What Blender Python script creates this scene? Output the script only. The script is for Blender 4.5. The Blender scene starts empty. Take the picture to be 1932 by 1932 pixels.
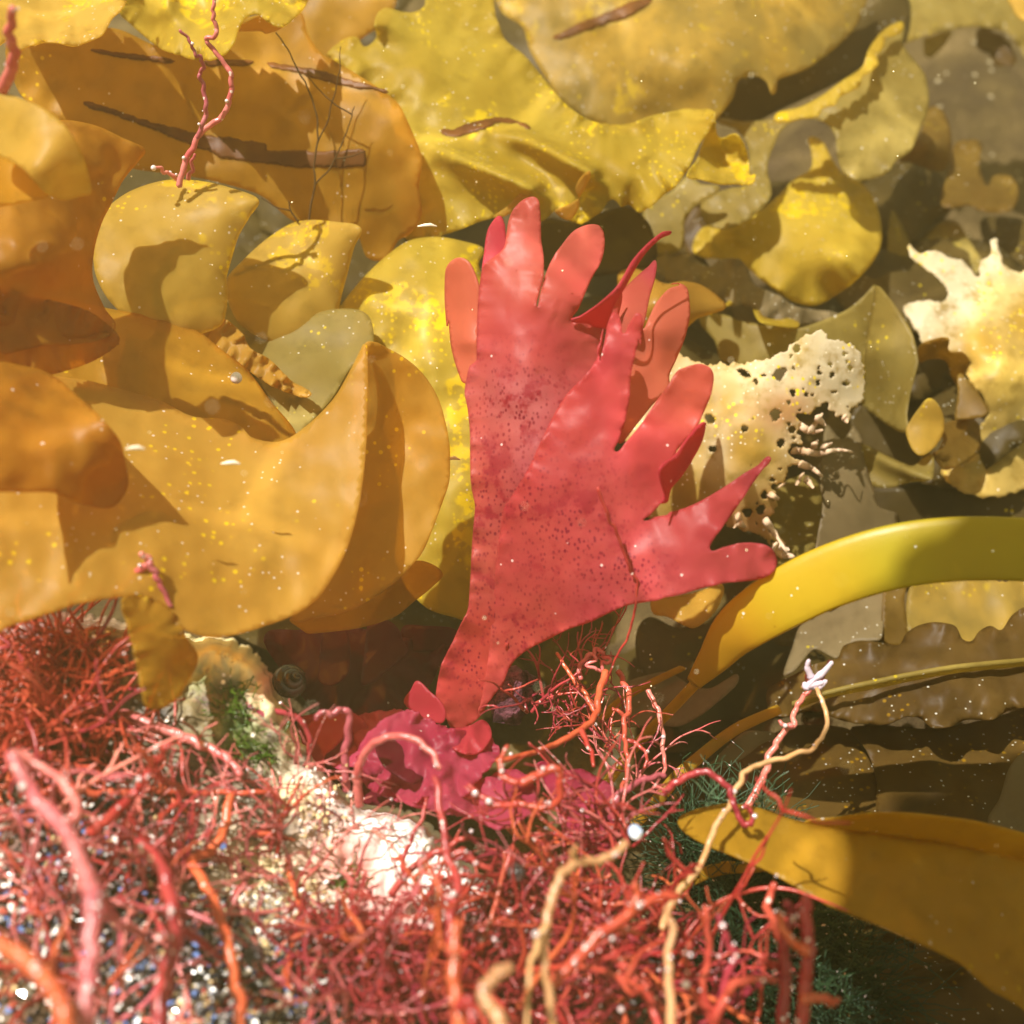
import bpy, math, random
import numpy as np
from mathutils import Vector, Matrix, noise
from mathutils.geometry import delaunay_2d_cdt
R = math.radians
random.seed(7)
scn = bpy.context.scene
col = scn.collection
# ------------------------------------------------------------------ camera, light
PITCH = R(50); HC = 0.42; TF = 0.4142; PXW = 1932.0
cam_d = bpy.data.cameras.new('camera'); cam = bpy.data.objects.new('camera', cam_d); col.objects.link(cam)
cam_d.sensor_width = 36; cam_d.sensor_height = 36; cam_d.lens = 36/(2*TF)
cam_d.clip_start = 0.01; cam_d.clip_end = 60
cam.location = (0, 0, HC); cam.rotation_euler = (R(90)-PITCH, 0, 0)
cam_d.dof.use_dof = True; cam_d.dof.focus_distance = 0.412; cam_d.dof.aperture_fstop = 8.2
scn.camera = cam
RT = Vector((1, 0, 0)); UP = Vector((0, math.sin(PITCH), math.cos(PITCH))); FW = Vector((0, math.cos(PITCH), -math.sin(PITCH)))
SUN = (RT*-0.36 + UP*0.66 - FW*0.66).normalized()            # direction towards the sun
w = bpy.data.worlds.new('World'); scn.world = w; w.use_nodes = True
nt = w.node_tree; bg = nt.nodes['Background']
sky = nt.nodes.new('ShaderNodeTexSky'); sky.sky_type = 'NISHITA'; sky.sun_disc = False
sky.sun_elevation = math.asin(SUN.z); sky.sun_rotation = math.atan2(SUN.x, SUN.y)
tint = nt.nodes.new('ShaderNodeMix'); tint.data_type = 'RGBA'; tint.blend_type = 'MULTIPLY'; tint.inputs[0].default_value = 1
tint.inputs[7].default_value = (1, .84, .42, 1)              # daylight filtered by the yellow-brown water
nt.links.new(sky.outputs[0], tint.inputs[6]); nt.links.new(tint.outputs[2], bg.inputs[0]); bg.inputs[1].default_value = 0.10
sd = bpy.data.lights.new('sun', 'SUN'); sd.energy = 4.2; sd.angle = R(0.5); sd.color = (1, 0.95, 0.86)
so = bpy.data.objects.new('sun', sd); col.objects.link(so); so.location = (0, 0, 3)
so.rotation_euler = SUN.to_track_quat('Z', 'Y').to_euler()
scn.view_settings.view_transform = 'Standard'; scn.view_settings.look = 'None'
scn.view_settings.gamma = 1; scn.view_settings.exposure = 1.7
scn.cycles.max_bounces = 8; scn.cycles.volume_bounces = 0; scn.cycles.transparent_max_bounces = 16
scn.cycles.diffuse_bounces = 4; scn.cycles.transmission_bounces = 6

# ------------------------------------------------------------------ helpers
def P(x, y, d):
    "point seen at photo position x, y (0..1932) and at d metres in front of the lens"
    d, x, y = float(d), float(x), float(y)
    return Vector((0, 0, HC)) + d*(FW + RT*(2*TF*(x/PXW-0.5)) + UP*(2*TF*(0.5-y/PXW)))
def ground_d(y):
    return HC/(math.sin(PITCH)-math.cos(PITCH)*2*TF*(0.5-y/PXW))
def crop(ox, oy):
    def f(s):
        return [(ox+float(a)*.3516, oy+float(b)*.3516) for a, b in (t.split(',') for t in s.split())]
    return f
cA, cB, cC = crop(0, 0), crop(604, 0), crop(1253, 0)
cD, cE, cF = crop(0, 604), crop(604, 604), crop(1253, 604)
cG, cH, cI = crop(0, 1253), crop(604, 1253), crop(1253, 1253)
def px(s): return [(float(a), float(b)) for a, b in (t.split(',') for t in s.split())]
def tag(o, label=None, cat=None, group=None, kind=None):
    if label: o['label'] = label
    if cat: o['category'] = cat
    if group: o['group'] = group
    if kind: o['kind'] = kind
    return o
def link(name, me, mat=None, parent=None):
    o = bpy.data.objects.new(name, me); col.objects.link(o)
    if mat: me.materials.append(mat)
    if parent:
        o.parent = parent; o.matrix_parent_inverse = Matrix.Translation(-parent.location)
    return o
def empty(name, loc):
    o = bpy.data.objects.new(name, None); col.objects.link(o); o.location = loc; o.empty_display_size = .01
    return o
def cr_closed(pts, step=6.0):
    p = np.array(pts, float); n = len(p); out = []
    for i in range(n):
        p0, p1, p2, p3 = p[i-1], p[i], p[(i+1) % n], p[(i+2) % n]
        m = max(1, int(np.linalg.norm(p2-p1)/step))
        l1 = np.linalg.norm(p2-p1)+1e-6
        # tangents limited by the neighbour segments so that corners do not overshoot
        t1 = (p2-p0); t1 = t1/(np.linalg.norm(t1)+1e-6)*min(l1, np.linalg.norm(p1-p0))
        t2 = (p3-p1); t2 = t2/(np.linalg.norm(t2)+1e-6)*min(l1, np.linalg.norm(p3-p2))
        for k in range(m):
            t = k/m
            out.append((2*t**3-3*t*t+1)*p1+(t**3-2*t*t+t)*t1+(-2*t**3+3*t*t)*p2+(t**3-t*t)*t2)
    return np.array(out)
def cr_open(pts, n_per=8):
    p = [np.array(q, float) for q in pts]; out = []
    p = [2*p[0]-p[1]]+p+[2*p[-1]-p[-2]]
    for i in range(1, len(p)-2):
        for k in range(n_per):
            t = k/n_per
            out.append(.5*((2*p[i])+(-p[i-1]+p[i+1])*t+(2*p[i-1]-5*p[i]+4*p[i+1]-p[i+2])*t*t+(-p[i-1]+3*p[i]-3*p[i+1]+p[i+2])*t**3))
    out.append(p[-2]); return np.array(out)
def tps(ctrl):
    c = np.array(ctrl, float); X = c[:, :2]/400.; v = c[:, 2]; n = len(c)
    if n == 1: return lambda q: np.full(len(q), v[0])
    def U(r2): return np.where(r2 > 1e-12, .5*r2*np.log(r2+1e-12), 0)
    if n < 3:
        a = X[1]-X[0]
        return lambda q: v[0]+(v[1]-v[0])*((q/400.-X[0])@a)/(a@a)
    K = U(((X[:, None]-X[None])**2).sum(-1))+np.eye(n)*1e-3; Pm = np.c_[np.ones(n), X]
    L = np.zeros((n+3, n+3)); L[:n, :n] = K; L[:n, n:] = Pm; L[n:, :n] = Pm.T
    s = np.linalg.lstsq(L, np.r_[v, 0, 0, 0], rcond=None)[0]
    def f(q):
        q = q/400.
        return U(((q[:, None]-X[None])**2).sum(-1))@s[:n]+np.c_[np.ones(len(q)), q]@s[n:]
    return f
def seg_dist(q, poly, closed=False):
    a = np.array(poly); b = np.roll(a, -1, 0)
    if not closed: a, b = a[:-1], b[:-1]
    best = np.full(len(q), 1e9); par = np.zeros(len(q)); side = np.zeros(len(q))
    L = np.linalg.norm(b-a, axis=1); cum = np.r_[0, np.cumsum(L)]
    for i in range(len(a)):
        ab = b[i]-a[i]; t = np.clip(((q-a[i])@ab)/(ab@ab+1e-9), 0, 1)
        dv = q-(a[i]+t[:, None]*ab); d = np.linalg.norm(dv, axis=1); m = d < best
        best[m] = d[m]; par[m] = (cum[i]+t*L[i])[m]; side[m] = (ab[0]*dv[:, 1]-ab[1]*dv[:, 0])[m]
    return best, par, side, cum[-1]
def inside(q, poly):
    p = np.array(poly); r = np.zeros(len(q), bool); j = len(p)-1
    for i in range(len(p)):
        c = ((p[i, 1] > q[:, 1]) != (p[j, 1] > q[:, 1]))
        xx = (p[j, 0]-p[i, 0])*(q[:, 1]-p[i, 1])/(p[j, 1]-p[i, 1]+1e-12)+p[i, 0]
        r ^= c & (q[:, 0] < xx); j = i
    return r
SEED = [0]
LAST = {}
def patch(outline, ctrl, sp=10, ruffle=0, rw=30, rfreq=60, curl=0, cw=40, bump=.0015, bfreq=90,
          ridges=(), jag=0, holes=(), cols=None, drop=0, dw=60, smooth=True, fine=0, follow=None, lift=.0):
    "a sheet filling an outline, lifted and bent in depth; returns a mesh in world space"
    global LAST
    SEED[0] += 1; sd_ = SEED[0]*13.7
    if follow: ctrl, sd_, bump, bfreq, fine, ridges = follow
    elif ridges or True: LAST = (ctrl, sd_, bump, bfreq, fine, ridges)
    o = cr_closed(outline, sp*.6) if smooth else np.array(outline, float)
    if jag:
        n = len(o); tg = np.roll(o, -1, 0)-np.roll(o, 1, 0); nr = np.c_[tg[:, 1], -tg[:, 0]]; nr /= np.linalg.norm(nr, axis=1)[:, None]+1e-6
        jv = np.array([noise.noise((p[0]*.06, p[1]*.06, sd_))*.6+noise.noise((p[0]*.16, p[1]*.16, sd_))*.6 for p in o])
        o = o+nr*(jv*(jag if np.isscalar(jag) else 1))[:, None]
    mn, mx = o.min(0), o.max(0); pts = []
    row = 0; y = mn[1]+sp*.5
    while y < mx[1]:
        x = mn[0]+(sp*.5 if row % 2 else 0)
        while x < mx[0]:
            pts.append((x, y)); x += sp
        y += sp*.866; row += 1
    if pts:
        q = np.array(pts)+np.array([[random.uniform(-.12, .12)*sp, random.uniform(-.12, .12)*sp] for _ in pts])
        q = q[inside(q, o)]
        if len(q):
            e = seg_dist(q, o, True)[0]; q = q[e > sp*.42]
    else: q = np.zeros((0, 2))
    allp = np.r_[o, q] if len(q) else o
    r = delaunay_2d_cdt([Vector(p) for p in allp], [], [list(range(len(o)))], 1, 1e-4)
    v2 = np.array([tuple(v) for v in r[0]]); faces = [list(f) for f in r[2]]
    for h in holes:
        h = cr_closed(h, 4); cen = np.array([v2[f].mean(0) for f in faces]); m = inside(cen, h)
        faces = [f for f, k in zip(faces, m) if not k]
    d = tps(ctrl)(v2)
    e, s, _, LT = seg_dist(v2, o, True)
    if ruffle:
        ph = random.uniform(0, 9)
        kk = max(1, round(LT/rfreq))
        sn = np.array([1.5*noise.noise((math.cos(2*math.pi*t/LT)*kk*.32, math.sin(2*math.pi*t/LT)*kk*.32, ph))+.5*noise.noise((math.cos(2*math.pi*t/LT)*kk*.8, math.sin(2*math.pi*t/LT)*kk*.8, ph+4)) for t in s])
        d = d+ruffle*sn*np.exp(-e/rw)
    if curl: d = d+curl*np.exp(-e/cw)
    if drop: d = d+drop*np.clip(1-e/dw, 0, 1)**2.2
    if bump:
        d = d+np.array([bump*(noise.noise((p[0]/bfreq, p[1]/bfreq, sd_))+.45*noise.noise((p[0]/bfreq*2.3, p[1]/bfreq*2.3, sd_+5))) for p in v2])
    if fine:
        d = d+np.array([fine*noise.fractal((p[0]/22, p[1]/22, sd_), 1.0, 2.0, 4) for p in v2])
    for poly, amp, wd, asym in ridges:
        dd, ss, side, LL = seg_dist(v2, cr_open(poly, 6))
        wv = np.where(side > 0, wd, wd*asym)
        d = d-amp*np.exp(-(dd/wv)**2)*np.clip(.25+1.0*ss/LL, 0, 1)
    d = d-lift
    used = sorted({i for f in faces for i in f}); ix = {i: k for k, i in enumerate(used)}
    me = bpy.data.meshes.new('sheet')
    me.from_pydata([P(v2[i][0], v2[i][1], d[i]) for i in used], [], [[ix[i] for i in f] for f in faces])
    me.polygons.foreach_set('use_smooth', [True]*len(me.polygons))
    me.update()
    # make normals face the lens
    if len(me.polygons):
        s_ = sum((p.normal.dot(Vector((0, 0, HC))-p.center))*p.area for p in me.polygons)
        if s_ < 0: me.flip_normals()
    if cols:
        c = np.array([(a, b) for a, b, *_ in cols], float); cv = np.array([k[2] for k in cols], float)
        at = me.color_attributes.new('pigment_and_light', 'FLOAT_COLOR', 'POINT')
        u = v2[used]; w_ = 1/(((u[:, None]-c[None])**2).sum(-1)+300)**1.5; w_ /= w_.sum(1)[:, None]
        cc = np.c_[w_@cv, np.ones(len(u))].astype(np.float32); at.data.foreach_set('color', cc.ravel())
    return me
def thick(o, t=.00045, off=-1):
    m = o.modifiers.new('thickness', 'SOLIDIFY'); m.thickness = t; m.offset = off; m.use_even_offset = False
    return o
def centre(me): 
    n = len(me.vertices); return sum((v.co for v in me.vertices), Vector())/max(n, 1)
def own_origin(o):
    "move the origin of a world-space mesh to its own base"
    c = min((v.co for v in o.data.vertices), key=lambda k: k.z).copy()
    o.data.transform(Matrix.Translation(-c)); o.location = c
def kelp(label, outline, ctrl, mat, t=.00045, parts=(), name='kelp_frond', cat='kelp', group=None, **kw):
    me = patch(outline, ctrl, **kw)
    if not parts:
        o = thick(link(name, me, mat), t); own_origin(o); return tag(o, label, cat, group)
    base = min((v.co for v in me.vertices), key=lambda k: k.z).copy()
    rt = tag(empty(name, base), label, cat, group)
    thick(link('blade', me, mat, rt), t)
    keep = LAST
    for pn, f in parts:
        globals()['BASE'] = keep; f(pn, rt)
    return rt
def sheet_part(outline, ctrl, mat, t=.00045, label=None, **kw):
    def f(pn, rt):
        k2 = dict(kw)
        if ctrl is None: k2.update(follow=BASE, lift=.00045)
        o = thick(link(pn, patch(outline, ctrl, **k2), mat, rt), .0003 if ctrl is None else t)
        if label: o['label'] = label
    return f
def tube_mesh(pts, rad, seg=7, flat=1.0, knob=0, cap=True, seed=0):
    p = [Vector(q) for q in pts]; n = len(p); vs = []; fs = []
    nrm = (p[1]-p[0]).orthogonal().normalized()
    for i in range(n):
        t = (p[min(i+1, n-1)]-p[max(i-1, 0)]).normalized()
        nrm = (nrm-t*nrm.dot(t)).normalized(); bn = t.cross(nrm); r = rad[i] if not np.isscalar(rad) else rad
        for k in range(seg):
            a = 2*math.pi*k/seg
            rr = r*(1+knob*noise.noise((p[i].x*400+k*1.3, p[i].y*400, p[i].z*400+seed)))
            vs.append(p[i]+nrm*math.cos(a)*rr+bn*math.sin(a)*rr*flat)
    for i in range(n-1):
        for k in range(seg):
            fs.append((i*seg+k, i*seg+(k+1) % seg, (i+1)*seg+(k+1) % seg, (i+1)*seg+k))
    if cap:
        a, b = len(vs), len(vs)+1
        vs += [p[0]-(p[1]-p[0]).normalized()*(rad[0] if not np.isscalar(rad) else rad)*.6, p[-1]+(p[-1]-p[-2]).normalized()*(rad[-1] if not np.isscalar(rad) else rad)*.8]
        for k in range(seg):
            fs.append((a, (k+1) % seg, k)); fs.append((b, (n-1)*seg+k, (n-1)*seg+(k+1) % seg))
    return vs, fs
def mesh(vs, fs, smooth=True):
    me = bpy.data.meshes.new('m'); me.from_pydata(vs, [], fs)
    me.polygons.foreach_set('use_smooth', [smooth]*len(me.polygons)); me.update(); return me

# ------------------------------------------------------------------ materials
class M:
    def __init__(s, name):
        s.m = bpy.data.materials.new(name); s.m.use_nodes = True; s.t = s.m.node_tree; s.t.nodes.clear()
        s.out = s.n('OutputMaterial'); s.tc = s.n('TexCoord'); s.co = s.tc.outputs['Object']
    def n(s, k, **kw):
        nd = s.t.nodes.new('ShaderNode'+k)
        for a, b in kw.items(): setattr(nd, a, b)
        return nd
    def l(s, a, b): s.t.links.new(a, b)
    def noise(s, scale, detail=3, rough=.5, co=None, dist=0):
        nd = s.n('TexNoise'); nd.inputs['Scale'].default_value = scale; nd.inputs['Detail'].default_value = detail
        nd.inputs['Roughness'].default_value = rough; nd.inputs['Distortion'].default_value = dist; s.l(co or s.co, nd.inputs['Vector']); return nd.outputs['Fac']
    def vor(s, scale, co=None, rnd=1.0):
        nd = s.n('TexVoronoi'); nd.inputs['Scale'].default_value = scale; nd.inputs['Randomness'].default_value = rnd; s.l(co or s.co, nd.inputs['Vector']); return nd
    def mapr(s, v, a, b, c=0., d=1., smooth=True):
        nd = s.n('MapRange'); nd.interpolation_type = 'SMOOTHSTEP' if smooth else 'LINEAR'
        for i, k in enumerate((a, b, c, d)): nd.inputs[i+1].default_value = k
        s.l(v, nd.inputs[0]); return nd.outputs[0]
    def math(s, op, a, b):
        nd = s.n('Math', operation=op)
        for i, k in enumerate((a, b)):
            if isinstance(k, (int, float)): nd.inputs[i].default_value = k
            else: s.l(k, nd.inputs[i])
        return nd.outputs[0]
    def mix(s, f, a, b, mode='MIX'):
        nd = s.n('Mix', data_type='RGBA', blend_type=mode)
        for i, k in ((0, f), (6, a), (7, b)):
            if isinstance(k, (int, float)): nd.inputs[i].default_value = k
            elif isinstance(k, tuple): nd.inputs[i].default_value = (*k[:3], 1)
            else: s.l(k, nd.inputs[i])
        return nd.outputs[2]
    def scaled(s, v):
        nd = s.n('Mapping'); nd.inputs['Scale'].default_value = v; s.l(s.co, nd.inputs['Vector']); return nd.outputs[0]
    def attr(s, name):
        nd = s.n('Attribute', attribute_name=name); return nd.outputs['Color']
    def hsv(s, c, h=.5, sa=1., v=1.):
        nd = s.n('HueSaturation'); s.l(c, nd.inputs['Color'])
        for k, x in (('Hue', h), ('Saturation', sa), ('Value', v)):
            if isinstance(x, (int, float)): nd.inputs[k].default_value = x
            else: s.l(x, nd.inputs[k])
        return nd.outputs[0]
    def dots(s, scale, radius, keep, cluster=None, thr=.55):
        "round dots: a share of voronoi cells, optionally only inside noise clusters"
        v = s.vor(scale); d = s.mapr(v.outputs['Distance'], radius*.75, radius, 1, 0)
        sep = s.n('SeparateColor'); s.l(v.outputs['Color'], sep.inputs[0])
        k = s.math('LESS_THAN', sep.outputs[0], keep); r = s.math('MULTIPLY', d, k)
        if cluster: r = s.math('MULTIPLY', r, s.mapr(s.noise(cluster, 2), thr, thr+.06))
        return r
    def bump(s, h, strength=.3, dist=.001):
        nd = s.n('Bump'); nd.inputs['Strength'].default_value = strength; nd.inputs['Distance'].default_value = dist
        s.l(h, nd.inputs['Height']); return nd.outputs[0]
    def leaf(s, c, tc, trans=.4, rough=.35, bump=None, spec=.4, coat=0, clear=.0):
        p = s.n('BsdfPrincipled'); p.inputs['Roughness'].default_value = rough; p.inputs['Specular IOR Level'].default_value = spec
        if coat: p.inputs['Coat Weight'].default_value = coat; p.inputs['Coat Roughness'].default_value = .12
        t = s.n('BsdfTranslucent'); mx = s.n('MixShader'); mx.inputs[0].default_value = trans
        s.l(c, p.inputs['Base Color']); s.l(tc, t.inputs['Color'])
        if bump is not None: s.l(bump, p.inputs['Normal'])
        s.l(p.outputs[0], mx.inputs[1]); s.l(t.outputs[0], mx.inputs[2]); res = mx.outputs[0]
        if clear:
            tr = s.n('BsdfTransparent'); s.l(s.hsv(tc, .5, .8, 1.6), tr.inputs['Color']); m2 = s.n('MixShader'); m2.inputs[0].default_value = clear
            s.l(res, m2.inputs[1]); s.l(tr.outputs[0], m2.inputs[2]); res = m2.outputs[0]
        s.l(res, s.out.inputs[0]); return s.m
    def solid(s, c, rough=.5, bump=None, spec=.4, metal=0, sss=0):
        p = s.n('BsdfPrincipled'); p.inputs['Specular IOR Level'].default_value = spec; p.inputs['Metallic'].default_value = metal
        if isinstance(rough, float): p.inputs['Roughness'].default_value = rough
        else: s.l(rough, p.inputs['Roughness'])
        if isinstance(c, tuple): p.inputs['Base Color'].default_value = (*c, 1)
        else: s.l(c, p.inputs['Base Color'])
        if bump is not None: s.l(bump, p.inputs['Normal'])
        s.l(p.outputs[0], s.out.inputs[0]); return s.m
def kelp_mat(name, a, b, tc=None, trans=.4, dots=.35, thr=.56, specks=.05, rough=.35, pig_and_light=False, blot=.5, dotcol=(.85, .66, .02), spec=.5, clear=.4, patches=0):
    s = M(name)
    oi = s.n('ObjectInfo')
    n1 = s.noise(22, 3, .6); n2 = s.noise(140, 4, .65)
    c = s.mix(s.mapr(n1, .3, .7), a, b)
    if pig_and_light: c = s.mix(.85, c, s.attr('pigment_and_light'))
    c = s.mix(s.mapr(n2, .45, .75, 0, blot), c, tuple(k*.62 for k in a))
    st = s.noise(60, 3, .6, s.scaled((1, .25, 1)))
    c = s.mix(s.mapr(st, .5, .8, 0, .35), c, tuple(k*1.35 for k in b))
    hv = s.math('ADD', s.math('MULTIPLY', oi.outputs['Random'], .22), .89)
    c = s.hsv(c, .5, 1., hv)
    dt = s.dots(420, .34, dots, 38, thr) if dots else None
    if dots: c = s.mix(dt, c, dotcol)
    if patches:
        pm = s.math('MULTIPLY', s.mapr(s.noise(34, 3, .6), .58, .62), s.mapr(s.noise(190, 3, .7), .46, .52))
        c = s.mix(s.math('MULTIPLY', pm, patches), c, dotcol)
    if specks:
        sp = s.dots(330, .17, specks); c = s.mix(sp, c, (.9, .87, .75))  # white dots: pale grains and painted-in glints
        sp2 = s.dots(620, .26, specks*2.2, 25, .46); c = s.mix(sp2, c, (.9, .85, .65))
    tcol = s.mix(.75, c, tc or tuple(k*1.1 for k in b))
    bm = s.bump(s.math('ADD', s.noise(260, 4, .6), s.math('MULTIPLY', n1, .8)), .12, .0006)
    return s.leaf(c, tcol, trans+.1, rough+.1, bm, spec*.55, 0, clear)
GOLD = kelp_mat('golden_kelp', (.46, .28, .042), (.52, .345, .062), (.66, .40, .02), trans=.42, blot=.25)
PALE = kelp_mat('pale_kelp', (.50, .34, .055), (.56, .41, .085), (.66, .46, .05), trans=.4, dots=.4, thr=.55, patches=.5)
HAZY = kelp_mat('hazy_kelp', (.30, .23, .06), (.58, .40, .07), (.6, .42, .04), trans=.4, dots=.35, thr=.56, patches=.35)
MGLD = kelp_mat('shaded_gold_kelp', (.20, .115, .018), (.34, .22, .04), (.4, .24, .015), trans=.4, dots=.2, thr=.58)  # darkened copy of the golden kelp, shade put into its colour
YELL = kelp_mat('yellow_kelp', (.48, .35, .035), (.55, .43, .06), (.62, .47, .02), trans=.4, dots=.55, thr=.52, patches=.85)
OLIV = kelp_mat('olive_kelp', (.30, .22, .05), (.38, .30, .085), (.42, .32, .05), trans=.38, dots=.3, thr=.58)
DARK = kelp_mat('brown_kelp', (.42, .25, .022), (.48, .30, .03), (.66, .38, .015), trans=.4, dots=.15, thr=.6, specks=.02, clear=.5)
ORNG = kelp_mat('shaded_orange_kelp', (.34, .175, .013), (.42, .23, .02), (.62, .31, .012), trans=.42, dots=.1, thr=.62, specks=.02)  # base colour lowered in place of shade on the left blades
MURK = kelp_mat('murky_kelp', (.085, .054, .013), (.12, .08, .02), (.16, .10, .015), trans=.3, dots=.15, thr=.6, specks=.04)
GREY = kelp_mat('greybrown_kelp', (.26, .19, .09), (.32, .25, .13), (.32, .22, .08), trans=.35, dots=.2, thr=.62, specks=.06)
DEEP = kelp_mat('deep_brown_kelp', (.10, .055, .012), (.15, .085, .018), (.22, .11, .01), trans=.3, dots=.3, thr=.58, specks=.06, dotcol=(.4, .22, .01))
AMBR = kelp_mat('amber_kelp', (.44, .26, .025), (.54, .34, .03), (.62, .38, .015), trans=.45, dots=.1, thr=.64, specks=.02, spec=.5, rough=.28)
STIP = kelp_mat('stipe_kelp', (.5, .3, .02), (.55, .35, .02), (.6, .4, .015), trans=.3, dots=0, specks=.012, pig_and_light=True, rough=.26, blot=.15, spec=.5, clear=0)
BLEA = kelp_mat('bleached_kelp', (.46, .30, .05), (.52, .38, .09), (.6, .42, .08), trans=.25, dots=.4, thr=.54, specks=.07, pig_and_light=True, blot=.85, clear=.2)
SCAR = kelp_mat('scar_streak', (.17, .06, .012), (.23, .085, .015), (.2, .07, .01), trans=.25, dots=0, specks=.02, blot=.7)
def red_mat(name, a, b, tc, spots=.8, trans=.38, spotcol=(.17, .008, .035), rough=.3):
    s = M(name); n1 = s.noise(30, 3, .6)
    c = s.mix(s.mapr(n1, .3, .7), a, b)
    c = s.mix(.9, c, s.mix(1., c, s.attr('pigment_and_light'), 'MULTIPLY')) if spots else c
    if spots:
        v = s.vor(640, s.scaled((1.15, .85, .85)))
        blob = s.mapr(s.math('ADD', v.outputs['Distance'], s.math('MULTIPLY', s.noise(300, 2), .25)), .34, .50, 1, 0)
        msk = s.n('Attribute', attribute_name='spot').outputs['Fac']
        nn = s.mapr(s.noise(70, 3, .6), .16, .36)
        f = s.math('MULTIPLY', s.math('MULTIPLY', blob, msk), s.math('MULTIPLY', nn, spots))
        c = s.mix(f, c, spotcol)
        big = s.math('MULTIPLY', s.mapr(s.noise(95, 4, .7), .51, .62), s.math('MULTIPLY', msk, .95))
        c = s.mix(big, c, (.30, .018, .04))
    sp = s.dots(300, .15, .07); c = s.mix(sp, c, (.9, .75, .7))  # pale dots paint in sparkles and the smallest bubbles
    tcol = s.mix(.7, c, tc)
    bm = s.bump(s.math('ADD', s.noise(240, 4, .6), s.math('MULTIPLY', n1, .8)), .14, .0006)
    return s.leaf(c, tcol, trans+.05, rough+.12, bm, .25, 0, .3)
REDF = red_mat('red_frond_skin', (.42, .06, .064), (.47, .09, .075), (.66, .13, .06), spots=1.)
REDP = red_mat('pale_red_skin', (.52, .135, .085), (.56, .17, .10), (.62, .2, .08), spots=0)
REDM = red_mat('magenta_skin', (.40, .03, .055), (.45, .045, .065), (.6, .05, .06), spots=0)
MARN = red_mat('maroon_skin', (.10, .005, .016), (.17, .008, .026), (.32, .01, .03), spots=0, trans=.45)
PINK = red_mat('pink_skin', (.34, .022, .07), (.46, .07, .13), (.62, .04, .1), spots=0, trans=.45)
def strand_mat(name, a, b, rough=.3):
    s = M(name); oi = s.n('ObjectInfo')
    c = s.mix(s.mapr(s.noise(120, 3), .3, .7), a, b)
    c = s.hsv(c, s.math('ADD', s.math('MULTIPLY', oi.outputs['Random'], .026), .480), 1., s.math('ADD', s.math('MULTIPLY', oi.outputs['Random'], .5), .75))
    c = s.mix(s.dots(500, .3, .1), c, (.8, .6, .55))
    return s.leaf(c, s.mix(.5, c, tuple(min(1, k*1.3) for k in b)), .25, rough, s.bump(s.noise(700, 3), .3, .0006), .6)
STRD = strand_mat('red_strand', (.29, .028, .025), (.42, .062, .042))
STRP = strand_mat('pink_strand', (.46, .085, .08), (.60, .20, .17))
STRB = strand_mat('beige_strand', (.50, .27, .10), (.58, .36, .17))
STRO = strand_mat('orange_strand', (.40, .055, .024), (.48, .095, .04))
STRK = M('dark_strand').solid((.06, .03, .008), .7, spec=.1)
GRNF = strand_mat('green_filament', (.006, .026, .008), (.014, .05, .013), .6)
GRNL = strand_mat('teal_filament', (.06, .13, .07), (.12, .2, .11))
BUB = M('bubble_skin').solid((.80, .66, .70), .1, spec=1.0, metal=.5)
SPK = M('drifting_speck').solid((.85, .76, .5), .5)
FRAY = kelp_mat('frayed_kelp', (.55, .36, .2), (.68, .52, .38), trans=.2, dots=0, specks=.05, clear=0)
BLOK = kelp_mat('shade_blade', (.10, .05, .01), (.14, .08, .015), trans=.05, dots=0, clear=0)  # dark opaque skin for the blade added overhead to cast shade
TUFT = M('lilac_flesh').solid((.52, .42, .50), .35)
CRUM = M('white_flesh').solid((.55, .47, .36), .5)
s = M('rock_crust')
pg = s.attr('pigment_and_light'); n = s.noise(45, 5, .65); n2 = s.noise(170, 5, .7)
c = s.mix(s.mapr(n2, .5, .72, 0, .28), pg, s.mix(s.mapr(n, .4, .6), (.5, .36, .16), (.62, .27, .24)))
c = s.mix(s.mapr(s.noise(95, 5, .75), .58, .66, 0, .8), c, (.06, .032, .02))
c = s.mix(s.dots(420, .3, .12), c, (.82, .72, .62))
ROCK = s.solid(c, .55, s.bump(s.math('ADD', s.noise(160, 6, .7), s.math('MULTIPLY', s.noise(40, 4), 1.5)), .5, .002), .5)
s = M('sea_floor_silt')
c = s.mix(s.mapr(s.noise(14, 5, .65), .35, .65), (.04, .024, .009), (.09, .06, .02))
c = s.mix(s.dots(160, .3, .1), c, (.3, .25, .15))
FLOOR = s.solid(c, .8, s.bump(s.noise(60, 6, .7), .8, .01), .2)
s = M('grain_mix'); v = s.attr('pigment_and_light'); GRAIN = s.solid(v, .12, None, .9)
s = M('shell_pale')
c = s.mix(s.mapr(s.noise(60, 3, .6, s.scaled((3, 1, 1))), .4, .6), (.75, .62, .6), (.35, .34, .28))
SHELLP = s.solid(s.mix(s.mapr(s.noise(25, 2), .45, .6), c, (.62, .3, .3)), .3, s.bump(s.noise(200, 4), .5, .001), .6)
s = M('shell_dark'); SHELLD = s.solid(s.mix(s.mapr(s.noise(150, 3), .4, .65), (.015, .01, .012), (.10, .05, .05)), .25, s.bump(s.noise(300, 4), .5, .001), .7)
s = M('shell_blue'); SHELLB = s.solid(s.mix(s.mapr(s.noise(90, 2), .4, .6), (.25, .36, .6), (.8, .8, .82)), .25)
s = M('fuzzy_purple'); FUZZ = s.solid(s.mix(s.mapr(s.noise(160, 5, .7), .42, .66), (.06, .008, .02), (.26, .08, .11)), .7, s.bump(s.noise(260, 5, .7), 1., .003))

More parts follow.
